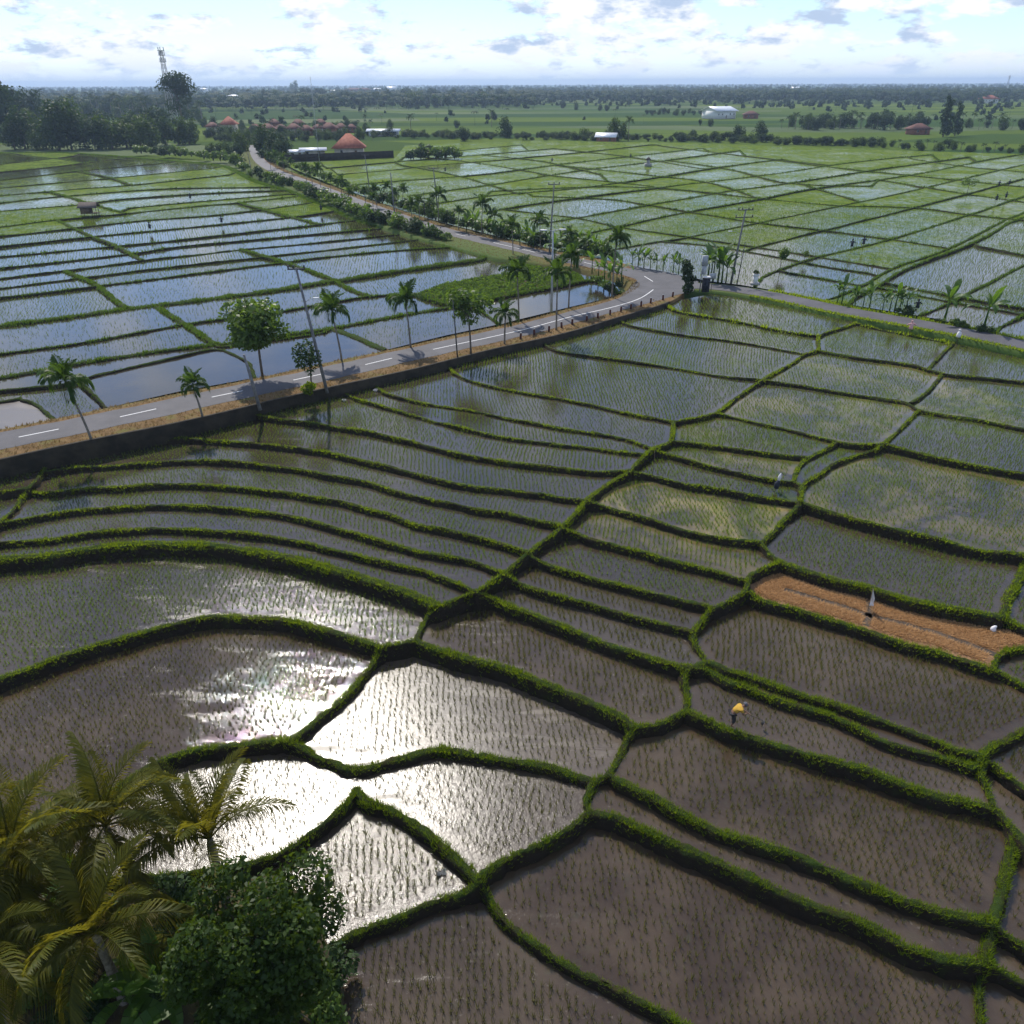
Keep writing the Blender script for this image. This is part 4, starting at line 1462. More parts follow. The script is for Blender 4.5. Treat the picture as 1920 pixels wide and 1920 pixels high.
def make_palm(name, seed, h, fr, count, tr, shaft=0.0, lean=(0, 0), bark='palm_bark', split=True, scale=1.0, extra=None):
    """trunk and a head of feather leaves; split: each frond is a part, else one crown mesh"""
    r = np.random.default_rng(seed)
    root = empty(name)
    m = MB()
    ts = np.linspace(0, 1, 9)
    P = np.array([(lean[0] * t ** 1.5, lean[1] * t ** 1.5, h * t - 0.2 * (1 - t)) for t in ts])
    rad = np.linspace(tr * 1.3, tr * 0.8, 9) * (1 + 0.06 * np.sin(np.arange(9) * 2.2))
    m.tube(P, rad, 8)
    m.obj('trunk', bark, root, True)
    top = P[-1]
    if shaft:
        s = MB()
        s.tube(np.array([top - (0, 0, 0.05), top + (0, 0, shaft * 0.5), top + (0, 0, shaft)]), [tr * 1.0, tr * 1.15, tr * 0.5], 8)
        s.obj('crownshaft', 'areca_leaf', root, True)
        top = top + np.array([0, 0, shaft * 0.85])
    mb = MB()
    for k in range(count):
        u = (k + 0.5) / count
        me = fr[min(len(fr) - 1, int(u * len(fr)))]
        a = k * 2.39996 + r.uniform(-0.3, 0.3)
        e = Euler((r.uniform(-0.25, 0.25), r.uniform(-0.15, 0.15), a))
        sc = scale * r.uniform(0.85, 1.1)
        if split:
            o = mobj('frond', me, root)
            o.location, o.rotation_euler, o.scale = Vector(top), e, (sc, sc, sc)
        else:
            V = np.zeros(len(me.vertices) * 3, np.float32)
            me.vertices.foreach_get('co', V)
            M = np.array(e.to_matrix()) * sc
            polys = [tuple(p.vertices) for p in me.polygons]
            mb.add(V.reshape(-1, 3) @ M.T + top, [p for p in polys if len(p) == 4], [p for p in polys if len(p) == 3])
    if not split:
        mb.obj('crown', fr[0].materials[0].name, root)
    if extra:
        for k in range(extra):
            o = mobj('dead_frond', COCO_DRY, root)
            o.location, o.rotation_euler = Vector(top) - Vector((0, 0, 0.15)), Euler((r.uniform(-0.3, 0.3), 0, r.uniform(0, 6.28)))
            sc = scale * r.uniform(0.7, 1.0)
            o.scale = (sc, sc, sc)
    return root


def make_banana(name, seed, h, n, split=True):
    r = np.random.default_rng(seed)
    root = empty(name)
    m = MB()
    m.tube([(0, 0, -0.1), (0.02, 0, h * 0.5), (0, 0.03, h)], [0.10, 0.085, 0.05], 8)
    m.obj('stem', 'banana_leaf', root, True)
    mb = MB()
    for k in range(n):
        me = BANANA[min(2, int(3 * (k + 0.5) / n))]
        e = Euler((r.uniform(-0.4, 0.4), r.uniform(-0.15, 0.2), k * 2.4 + r.uniform(-0.4, 0.4)))
        sc = r.uniform(0.75, 1.1) * h / 2.0
        if split:
            o = mobj('leaf', me, root)
            o.location, o.rotation_euler, o.scale = (0, 0, h * 0.94), e, (sc,) * 3
        else:
            V = np.zeros(len(me.vertices) * 3, np.float32)
            me.vertices.foreach_get('co', V)
            mb.add(V.reshape(-1, 3) @ (np.array(e.to_matrix()) * sc).T + (0, 0, h * 0.94), [tuple(p.vertices) for p in me.polygons if len(p.vertices) == 4])
    if not split:
        mb.obj('crown', 'banana_leaf', root)
    return root


def make_bush(name, seed, h, rad, n, size, mat):
    r = np.random.default_rng(seed)
    root = empty(name)
    m = MB()
    for k in range(5):
        a = k * 1.3
        m.tube([(0, 0, -0.1), (0.25 * rad * math.cos(a), 0.25 * rad * math.sin(a), h * 0.4), (0.5 * rad * math.cos(a), 0.5 * rad * math.sin(a), h * 0.75)], [0.04, 0.03, 0.012], 5)
    m.obj('stem', 'bark', root)
    V, Q = leaves(r, lobes_for(r, 0.02 * h, h, rad, 9), n, size)
    V[:, 2] = np.maximum(V[:, 2], 0.02)
    mobj('foliage', mesh_np('foliage', V, [Q], mat), root)
    return root


# ---- palms along the road (pixel of the foot, pixel height)
def stand(px, py, z=-0.05):
    return pt(px, py, z)


def roadside_palms():
    near = [  # foot, crown top y, lean, fronds, label
        (172, 826, 690, (-0.9, 0.2), 9, 'drooping areca palm leaning over the near verge beside the first dashes of the road'),
        (380, 782, 707, (-0.3, 0.1), 8, 'short young areca palm on the near verge beside the pale concrete pole'),
        (641, 676, 566, (-0.5, 0.2), 9, 'areca palm on the far verge just past the tall leaning utility pole'),
        (770, 651, 548, (-0.2, 0.1), 10, 'areca palm on the far verge casting a star shaped shadow on the road'),
        (946, 645, 575, (0.1, 0.1), 8, 'low areca palm on the near verge just before the row of guide posts'),
        (973, 600, 497, (-0.2, 0.2), 8, 'slim areca palm on the far verge beside the bare muddy pool'),
        (1043, 619, 500, (0.0, 0.1), 9, 'tall areca palm standing among the guide posts on the near verge'),
        (1066, 577, 470, (0.2, 0.1), 10, 'areca palm on the far verge to the right of the street light'),
        (1147, 557, 440, (0.2, 0.2), 11, 'tall areca palm at the inside of the bend beside banana plants')]
    for k, (x, y, ty, lean, n, lab) in enumerate(near):
        p = stand(x, y)
        H = (y - ty) * mpp(p)
        sc = min(1.0, H / 5.0)
        o = make_palm('areca_palm', 200 + k, H - 1.75 * sc, ARECA, n + 3, 0.085, 0.55, lean, scale=sc * 1.05)
        o.location = p
        o.rotation_euler = (0, 0, 0)
        tag(o, lab, 'palm', 'areca palms along the near leg of the road')
    up = [(962, 476, 405), (1013, 466, 397), (903, 441, 365), (860, 432, 385), (930, 443, 392), (1067, 472, 425), (822, 417, 350), (773, 428, 370), (787, 410, 367), (707, 390, 345),
          (727, 381, 340), (755, 384, 345), (660, 392, 352), (602, 353, 306), (621, 366, 325), (641, 382, 330), (686, 384, 350), (743, 395, 352), (805, 408, 372), (532, 322, 290), (548, 328, 296), (575, 340, 305),
          (517, 315, 282), (508, 318, 285), (586, 345, 318), (700, 396, 360)]
    protos = [make_palm('areca_palm', 230 + k, 4.6, ARECA, 12 + k, 0.085, 0.55, (0.2 * (k - 1), 0.15), scale=1.1, split=k < 2) for k in range(4)]
    for k, (x, y, ty) in enumerate(up):
        p = stand(x, y)
        d = math.hypot(p.x, p.y)
        H = (y - ty) * mpp(p)
        pr = protos[k % 2] if d < 175 else protos[2 + k % 2]
        s = H / 7.4
        o = copy_tree(pr, p, k * 1.7, (max(0.8, s) * 0.95, max(0.8, s) * 0.95, s))
        tag(o, 'slender areca palm lining the upper leg of the road', 'palm', 'areca palms along the upper leg of the road')
    for pr in protos:
        for ch in list(pr.children):
            bpy.data.objects.remove(ch)
        bpy.data.objects.remove(pr)


roadside_palms()


def scrap(roots):
    for pr in roots:
        for ch in list(pr.children):
            bpy.data.objects.remove(ch)
        bpy.data.objects.remove(pr)


def bananas():
    pr = [make_banana('banana_plant', 300 + k, 2.0, 7 + k, True) for k in range(3)]
    far = [make_banana('banana_plant', 310 + k, 2.0, 8, False) for k in range(2)]
    G = [('banana plant in the row fringing the paddy behind the road bend', 'bananas behind the bend', [(1185, 500), (1196, 502), (1207, 505), (1219, 505), (1231, 507), (1243, 508), (1262, 511), (1272, 514)], 2.2),
         ('tall banana plant in the clump beside the double crossarm pole', 'bananas by the crossarm pole', [(1327, 523), (1337, 526), (1346, 528), (1353, 530), (1361, 529), (1333, 520)], 3.1),
         ('banana plant in the thicket on the inside of the bend', 'bananas inside the bend', [(1122, 523), (1133, 530), (1143, 538), (1156, 536), (1165, 530), (1150, 520), (1110, 512), (1040, 487), (1075, 497)], 2.5),
         ('banana plant among the shrubs behind the upper road', 'bananas behind the upper road', [(875, 438), (885, 433), (893, 437), (915, 441), (925, 446), (938, 446), (975, 462), (990, 462), (1000, 466), (1085, 470), (1100, 474), (1115, 478), (1128, 480), (1050, 468)], 2.4),
         ('banana plant on the grassy strip between upper road and left paddies', 'bananas left of the upper road', [(690, 414), (700, 418), (712, 421), (735, 424), (748, 428), (795, 440), (806, 446), (816, 448), (640, 394), (655, 400), (668, 405)], 1.9),
         ('small banana plant in the row beside the side road', 'bananas by the side road', [(1570, 567), (1578, 569), (1603, 573), (1618, 575), (1630, 577), (1655, 580), (1668, 582), (1677, 583), (1686, 584), (1697, 586)], 2.0),
         ('larger banana plant standing alone on the side road bank', 'lone bananas by the side road', [(1770, 603), (1843, 618)], 2.9)]
    for lab, grp, pts, h in G:
        for k, (x, y) in enumerate(pts):
            p = stand(x, y, -0.15)
            d = math.hypot(p.x, p.y)
            s = h / 2.5 * random.uniform(0.8, 1.2)
            o = copy_tree(pr[k % 3] if d < 150 else far[k % 2], p, random.uniform(0, 6.28), s)
            tag(o, lab, 'banana plant', grp)
    scrap(pr + far)


bananas()


def bushes():
    pr = [make_bush('shrub', 330 + k, 1.6, 1.1, 420, 0.16, 'tree_leaf' if k % 2 else 'dark_leaf') for k in range(4)]

    def row(pts, h, lab, grp, step=14):
        P = smooth_px(pts, step)
        for k, (x, y) in enumerate(P):
            p = stand(x + random.uniform(-4, 4), y + random.uniform(-2, 2), -0.15)
            s = h / 1.6 * random.uniform(0.6, 1.3)
            o = copy_tree(pr[random.randrange(4)], p, random.uniform(0, 6.28), (s * 1.1, s * 1.1, s))
            tag(o, lab, 'shrub', grp)
    row([(838, 452), (790, 441), (721, 421), (675, 407), (629, 386), (590, 371), (555, 353), (515, 342), (475, 330)], 2.6, 'leafy shrub on the strip between upper road and left paddies', 'shrubs left of the upper road', 9)
    row([(560, 318), (600, 334), (640, 350), (690, 368), (740, 386), (800, 405), (866, 424), (960, 448), (1020, 462), (1090, 474), (1150, 486)], 2.2, 'leafy shrub on the verge right of the upper road', 'shrubs right of the upper road', 11)
    row([(460, 320), (440, 308), (420, 300), (390, 298), (350, 294), (300, 290), (255, 286)], 3.2, 'dense shrub on the bank behind the left paddies', 'shrubs behind the left paddies', 10)
    row([(497, 296), (505, 303), (520, 308), (536, 314), (488, 286)], 3.6, 'tall shrub at the far end of the road beside the walled house', 'shrubs at the end of the road', 8)
    row([(1120, 532), (1140, 545), (1160, 541)], 1.1, 'low shrub at the foot of the bananas inside the bend', 'shrubs inside the bend', 9)
    row([(1685, 588), (1700, 591)], 1.1, 'rusty shrub at the end of the side road bananas', 'shrubs by the side road', 9)
    row([(1760, 606), (1790, 611), (1830, 620), (1860, 626)], 0.8, 'low leafy shrub on the side road bank', 'low shrubs on the side road bank', 12)
    row([(768, 299), (790, 297), (815, 295), (840, 297), (862, 297)], 4.2, 'bush in the green island thicket amid the far paddies', 'thicket amid the far paddies', 9)
    scrap(pr)
    # weeds on the fallow plot by the pool
    f = next(f for f in FIELDS if f['s']['kind'] == 'weeds')
    lo, hi = f['A'].min(0), f['A'].max(0)
    P = rng.uniform(lo, hi, (2600, 2))
    P = P[in_poly(P, f['A'], f['B'])]
    V, Q = leaves(np.random.default_rng(5), [(0, 0, 0.12, 0.3, 0.3, 0.14)], 16, 0.13)
    T = np.vstack([Q[:, [0, 1, 2]], Q[:, [0, 2, 3]]])
    n = len(P)
    VV, TT = scatter(V, T, P[:, 0], P[:, 1], np.full(n, f['zz']), rng.uniform(0, 6.28, n), rng.uniform(0.5, 1.8, n))
    tag(mobj('weeds', mesh_np('weeds', VV, [TT], 'tree_leaf')), 'low weeds covering the fallow plot beside the pool', 'weeds', kind='stuff')


bushes()


def roadside_trees():
    p = stand(492, 704)
    o = make_tree('roadside_tree', 401, 7.4, 3.3, 2.3, 3600, 0.23, 'tree_leaf', 0.14, nlobes=16)
    o.location = p
    tag(o, 'round leafy tree with a thin trunk on the far verge above its road shadow', 'tree')
    p = stand(883, 664)
    o = make_tree('roadside_tree', 402, 7.2, 2.3, 3.0, 1300, 0.21, 'tree_leaf', 0.11, nlobes=12)
    o.location = p
    tag(o, 'slender open crowned tree with a pale trunk on the near verge', 'tree')
    p = stand(586, 738)
    o = make_tree('roadside_tree', 403, 5.6, 1.3, 1.6, 600, 0.16, 'dark_leaf', 0.09, nlobes=9)
    o.location = p
    tag(o, 'small sparse tree growing out of a bright green bush', 'tree')
    o = make_bush('shrub', 404, 1.3, 0.85, 700, 0.11, 'grass_leaf')
    o.location = stand(582, 741)
    tag(o, 'bright green round bush at the foot of the small sparse tree', 'shrub')
    r = np.random.default_rng(405)
    lob = [(0, 0, 0.6, 0.8, 0.8, 0.6), (0.1, 0, 1.4, 0.6, 0.6, 0.6), (-0.2, 0.1, 2.2, 0.75, 0.75, 0.7), (-0.3, 0, 3.1, 0.85, 0.85, 0.7), (-0.5, 0.1, 3.9, 0.6, 0.6, 0.5), (0.5, 0, 1.9, 0.5, 0.5, 0.4)]
    o = make_tree('vine_covered_tree', 405, 4.4, 1, 0.5, 1700, 0.15, 'dark_leaf', 0.2, lobes=lob)
    o.location = stand(1289, 549)
    tag(o, 'dark vine covered stump of a tree at the corner of the junction', 'tree')
    for x, y, ty, w, lab in ((1462, 508, 458, 1.2, 'small round crowned tree on a bund beyond the junction'), (1507, 492, 470, 0.7, 'tiny sapling on a bund beside the small round tree'),
                             (1813, 363, 332, 2.2, 'lone bushy tree in the middle of the right hand paddies')):
        p = stand(x, y, -0.4)
        H = (y - ty) * mpp(p)
        o = make_tree('field_tree', int(x), H, w, H * 0.35, 500, 0.16 * H / 4, 'tree_leaf', 0.06, nlobes=8)
        o.location = p
        tag(o, lab, 'tree')


roadside_trees()


# ------------------------------------------------------------------ poles, posts, roadside furniture
def pole(name, foot, top_px, r0, arms=(), mat='pole_grey', label='', cat='utility pole', lamp=None, group=None, z=-0.05):
    p = stand(*foot, z)
    k = mpp(p)
    H = (foot[1] - top_px[1]) * k
    lx = (top_px[0] - foot[0]) * k * 0.9
    root = empty(name, p)
    m = MB()
    m.tube([(0, 0, -0.3), (lx * 0.5, 0, H * 0.5), (lx, 0, H)], [r0, r0 * 0.85, r0 * 0.6], 8)
    m.obj('shaft', mat, root, True)
    for dz, w, ins, ang in arms:
        f = (H - dz) / H
        a = MB()
        ca, sa = math.cos(ang), math.sin(ang)
        a.box((lx * f, 0.0, H - dz), (w, 0.12, 0.12), ang)
        ao = a.obj('crossarm', 'dark_metal', root)
        for q in ins:
            i = MB()
            i.tube([(lx * f + q * w * ca, q * w * sa, H - dz + 0.05), (lx * f + q * w * ca, q * w * sa, H - dz + 0.2), (lx * f + q * w * ca, q * w * sa, H - dz + 0.34)], [0.05, 0.09, 0.05], 6)
            i.obj('insulator', 'dark_metal', ao)
    if lamp:
        f, w = lamp
        a = MB()
        a.tube([(lx * f, 0, H * f), (lx * f + w * 0.6, 0, H * f + 0.35), (lx * f + w, 0, H * f + 0.4)], [0.03, 0.025, 0.025], 5)
        ao = a.obj('lamp_arm', 'grey_metal', root)
        b = MB()
        b.box((lx * f + w * 1.15, 0, H * f + 0.38), (0.5, 0.2, 0.1))
        b.obj('lamp_head', 'white_paint', ao)
    tag(root, label, cat, group)
    return root


def build_poles():
    pole('utility_pole', (613, 731), (583, 520), 0.16, [(0.1, 1.5, (-0.45, -0.15, 0.45), 0.1)], label='tall leaning utility pole with crossarm and small lamp on the near verge', lamp=(0.73, 0.9))
    pole('utility_pole', (487, 763), (473, 668), 0.17, label='short pale concrete pole in front of the round leafy tree')
    pole('utility_pole', (858, 671), (853, 568), 0.075, mat='dark_metal', label='thin dark metal pole beside the slender open crowned tree')
    pole('utility_pole', (1030, 475), (1037, 355), 0.15, [(0.15, 2.0, (-0.45, 0, 0.45), 0.3)], label='tall crossarm utility pole behind the street light at the upper road')
    pole('utility_pole', (1371, 528), (1382, 402), 0.17, [(0.15, 2.2, (-0.45, -0.2, 0.2, 0.45), 0.1), (1.1, 2.6, (-0.45, 0, 0.45), 0.1)], label='double crossarm utility pole beside the tall bananas', lamp=(0.66, -1.3))
    pole('utility_pole', (1382, 531), (1388, 459), 0.08, mat='dark_metal', label='thin dark pole beside the double crossarm pole')
    pole('utility_pole', (693, 356), (689, 296), 0.15, [(0.15, 2.0, (-0.45, 0.45), 0.3)], label='distant crossarm pole beyond the areca palms near the pale strip paddies')
    pole('utility_pole', (741, 411), (738, 331), 0.16, label='plain utility pole among the areca palms of the upper road')
    pole('utility_pole', (822, 405), (816, 322), 0.15, [(0.15, 2.2, (-0.45, 0.45), 0.3)], label='crossarm pole rising out of a tall areca palm by the upper road')
    pole('utility_pole', (797, 414), (797, 364), 0.08, mat='dark_metal', label='thin dark pole between areca palms on the upper road')
    pole('utility_pole', (1163, 462), (1160, 425), 0.07, mat='dark_metal', label='thin post standing above the bananas at the grey muddy paddy')
    pole('utility_pole', (472, 324), (470, 290), 0.14, label='utility pole beside the far end of the road')
    # street light with two arms
    p = stand(1034, 582)
    k = mpp(p)
    H = (582 - 443) * k
    root = empty('street_light', p)
    m = MB()
    m.tube([(0, 0, -0.2), (0, 0, H * 0.5), (0, 0, H)], [0.15, 0.12, 0.09], 8)
    m.obj('shaft', 'grey_metal', root, True)
    for s in (-1, 1):
        a = MB()
        a.tube([(0, 0, H - 0.1), (s * 0.6, 0.1 * s, H + 0.05), (s * 1.0, 0.2 * s, H + 0.05)], [0.04, 0.035, 0.03], 6)
        ao = a.obj('lamp_arm', 'grey_metal', root)
        h = MB()
        h.box((s * 1.15, 0.22 * s, H + 0.05), (0.75, 0.34, 0.12))
        h.obj('lamp_head', 'white_paint', ao)
    tag(root, 'grey street light with two flat white lamp heads beside the pool', 'street light')
    # tall thin aerial mast by the walled house
    p = stand(600, 312)
    H = (312 - 165) * mpp(p)
    root = empty('aerial_mast', p)
    m = MB()
    for a in range(3):
        c, s_ = math.cos(a * 2.094) * 0.12, math.sin(a * 2.094) * 0.12
        m.tube([(c, s_, 0), (c, s_, H)], [0.035, 0.02], 4)
    m.obj('lattice', 'grey_metal', root)
    n = MB()
    for k in range(int(H / 1.5)):
        z = k * 1.5 + 0.5
        for a in range(3):
            q = [(math.cos(t * 2.094) * 0.12, math.sin(t * 2.094) * 0.12) for t in (a, a + 1)]
            n.tube([(*q[0], z), (*q[1], z + 0.75)], 0.012, 3, False)
    n.obj('bracing', 'grey_metal', root)
    tag(root, 'very tall thin lattice aerial mast by the walled red roofed house', 'mast')


build_poles()


def guide_posts():
    P = [(976, 636), (1002, 629), (1029, 622), (1053, 615), (1073, 609), (1100, 603), (1121, 597), (1144, 591), (1164, 585), (1183, 580), (1202, 575), (1220, 569), (1243, 563), (1261, 557)]
    m = MB()
    m.tube([(0, 0, -0.3), (0, 0, 0.62), (0, 0, 0.7)], [0.13, 0.12, 0.07], 8)
    body = m.mesh('shaft', 'post_red')
    m = MB()
    m.tube([(0, 0, 0.70), (0, 0, 0.76), (0, 0, 0.79)], [0.12, 0.11, 0.05], 8)
    capm = m.mesh('cap', 'concrete')
    for x, y in P:
        r = empty('guide_post', stand(x, y))
        mobj('shaft', body, r)
        mobj('cap', capm, r)
        r.rotation_euler = (random.uniform(-0.06, 0.06), random.uniform(-0.06, 0.06), 0)
        tag(r, 'short dark red guide post in the row along the road edge before the bend', 'guide post', 'guide posts before the bend')


guide_posts()


def junction_things():
    # utility cabinet on a post
    p = stand(1312, 545)
    r = empty('utility_cabinet', p)
    MB().tube([(0, 0, -0.2), (0, 0, 4.6)], 0.07, 7).obj('post', 'grey_metal', r, True)
    MB().box((0.25, -0.12, 4.0), (0.75, 0.35, 1.3)).obj('upper_box', 'grey_metal', r)
    MB().box((0.25, -0.12, 2.75), (0.6, 0.3, 1.1)).obj('lower_box', 'grey_metal', r)
    tag(r, 'grey utility boxes mounted on a post at the junction corner', 'utility box')
    p = stand(1322, 547)
    r = empty('roadside_kiosk', p)
    MB().box((0, 0, 0.95), (0.9, 0.7, 1.9)).obj('cabin', 'cloth_dark', r)
    MB().box((0, 0, 1.96), (1.05, 0.85, 0.12)).obj('roof', 'cloth_white', r)
    tag(r, 'dark narrow kiosk with a pale roof under the utility boxes', 'kiosk')
    p = stand(1333, 545)
    r = empty('sign_board', p)
    MB().tube([(0, 0, -0.1), (0, 0, 1.7)], 0.035, 6).obj('post', 'dark_metal', r)
    MB().box((0, 0, 1.95), (1.0, 0.05, 0.75), 0.2).obj('board', 'grey_metal', r)
    tag(r, 'blank grey sign board on a thin post beside the kiosk', 'sign')
    # small stone shrine
    p = stand(1415, 533)
    r = empty('shrine', p)
    MB().box((0, 0, 0.1), (1.2, 1.0, 0.3)).obj('base', 'concrete', r)
    MB().prism([(-0.28, -0.28), (0.28, -0.28), (0.28, 0.28), (-0.28, 0.28)], 0.2, 1.25).obj('pillar', 'white_paint', r)
    MB().box((0, 0, 1.32), (0.78, 0.78, 0.16)).obj('cap', 'white_paint', r)
    V, Q = leaves(np.random.default_rng(9), [(0, 0, 1.65, 0.4, 0.4, 0.3)], 120, 0.12)
    mobj('offering_plant', mesh_np('offering_plant', V, [Q], 'dark_leaf'), r)
    tag(r, 'small pale stone shrine pillar with a plant on top beside the paddy', 'shrine')
    p = stand(1215, 312, -0.5)
    r = empty('shrine', p)
    MB().box((0, 0, 0.5), (2.2, 1.8, 1.0)).obj('base', 'concrete', r)
    MB().box((0, 0, 1.6), (1.0, 0.9, 1.4)).obj('pillar', 'concrete', r)
    MB().add([(-0.9, -0.9, 2.2), (0.9, -0.9, 2.2), (0.9, 0.9, 2.2), (-0.9, 0.9, 2.2), (0, 0, 3.1)], [(0, 3, 2, 1)], [(0, 1, 4), (1, 2, 4), (2, 3, 4), (3, 0, 4)]).obj('roof', 'thatch', r)
    tag(r, 'small grey shrine standing in the middle of the far paddies', 'shrine')


junction_things()


# ------------------------------------------------------------------ field hut, scarecrows, flags
def field_hut():
    p = stand(170, 404, -0.35)
    k = mpp(p)
    r = empty('field_hut', p, 0.15, 0.72)
    s = 1.0
    for i, (x, y) in enumerate(((-2.2, -1.3), (2.2, -1.3), (2.2, 1.3), (-2.2, 1.3))):
        MB().tube([(x, y, -0.5), (x, y, 2.7)], 0.08, 6).obj('post', 'wood', r)
    MB().box((0, 0, 0.7), (4.6, 2.8, 0.12)).obj('platform', 'wood', r)
    MB().box((-0.9, 1.3, 1.7), (2.8, 0.06, 1.9)).obj('back_wall', 'wood', r)
    MB().box((-2.22, 0, 1.7), (0.06, 2.6, 1.9)).obj('side_wall', 'wood', r)
    MB().box((-0.9, -1.32, 1.5), (2.6, 0.06, 1.5)).obj('front_wall', 'wood', r)
    a, b, z0, z1 = 2.9, 2.0, 2.45, 3.9
    for sg in (-1, 1):
        V = [(-a, sg * b, z0), (a, sg * b, z0), (a * 0.85, 0, z1), (-a * 0.85, 0, z1)]
        V2 = [(x, y, z - 0.12) for x, y, z in V]
        MB().add(V + V2, [(0, 1, 2, 3), (7, 6, 5, 4), (0, 4, 5, 1), (1, 5, 6, 2), (3, 2, 6, 7), (0, 3, 7, 4)]).obj('roof_slope', 'thatch', r)
    for x in (0.8, 1.6, 2.6, 3.4):
        MB().tube([(x, -1.6, -0.4), (x + 0.3, -1.5, 1.2)], 0.05, 5).obj('rail_post', 'wood', r)
    MB().box((2.2, -1.55, 1.0), (3.0, 0.06, 0.08)).obj('rail', 'wood', r)
    tag(r, 'weathered wooden field hut with a grey pitched roof amid the left paddies', 'hut')


field_hut()


def scarecrow(foot, h, label, mat, group=None, z=-0.5, arms=True):
    p = stand(*foot, z)
    r = empty('scarecrow', p, random.uniform(-0.6, 0.6))
    MB().tube([(0, 0, -0.3), (0, 0, h)], 0.035, 5).obj('stick', 'wood', r)
    m = MB()
    m.tube([(0, 0, h * 0.42), (0, 0, h * 0.55), (0.02, 0, h * 0.75), (0, 0, h * 0.83)], [0.26, 0.22, 0.2, 0.08], 8)
    if arms:
        m.tube([(-0.5, 0, h * 0.68), (-0.2, 0, h * 0.76), (0.2, 0, h * 0.77), (0.52, 0.05, h * 0.66)], [0.06, 0.09, 0.09, 0.06], 6)
    m.obj('rags', mat, r, True)
    MB().tube([(0, 0, h * 0.83), (0, 0, h * 0.9), (0, 0, h * 0.97), (0, 0, h)], [0.07, 0.13, 0.12, 0.03], 8).obj('head', mat, r, True)
    tag(r, label, 'scarecrow', group)


for f_, lab, m_ in (((283, 437), 'dark scarecrow in the second pale paddy right of the field hut', 'cloth_dark'), ((417, 425), 'dark thin scarecrow in the pale paddy left of the road shrubs', 'cloth_dark'),
                    ((358, 379), 'dark scarecrow at the tip of a short bund in the left paddies', 'cloth_dark'), ((603, 401), 'dark scarecrow where a bund meets the upper road bank', 'cloth_dark'),
                    ((182, 307), 'small dark scarecrow in the farthest green strip paddies on the left', 'cloth_dark')):
    scarecrow(f_, 2.1, lab, m_)
for f_, lab, m_ in (((1595, 473), 'dark ragged scarecrow nearer the junction of a pair in the right paddies', 'cloth_dark'), ((1617, 468), 'thin ragged scarecrow, farther from the junction of a pair', 'cloth_dark'),
                    ((1866, 383), 'dark scarecrow on a bund by the pale corner paddy', 'cloth_dark'), ((1884, 378), 'dark scarecrow at the corner of the pale paddy', 'cloth_dark'),
                    ((1871, 355), 'dark scarecrow between the lone tree and its slimmer neighbour', 'cloth_dark'), ((1890, 353), 'slim scarecrow beyond the lone bushy tree', 'cloth_dark'),
                    ((1035, 308), 'dark post scarecrow in the far green paddies left of the shrine', 'cloth_dark'), ((1182, 300), 'dark scarecrow near the little shrine', 'cloth_dark'),
                    ((835, 327), 'dark scarecrow in the brown paddy near the thicket', 'cloth_dark')):
    scarecrow(f_, 2.3, lab, m_)
scarecrow((1717, 589), 1.9, 'pair of dark sticks with rags beside the side road bananas', 'cloth_dark', z=-0.4)
scarecrow((1705, 628), 1.7, 'pink and white scarecrow on the bund below the side road', 'cloth_pink', z=-0.5)
scarecrow((1794, 642), 1.5, 'cream coloured scarecrow on the bank of the side road', 'cloth_white', z=-0.5, arms=False)


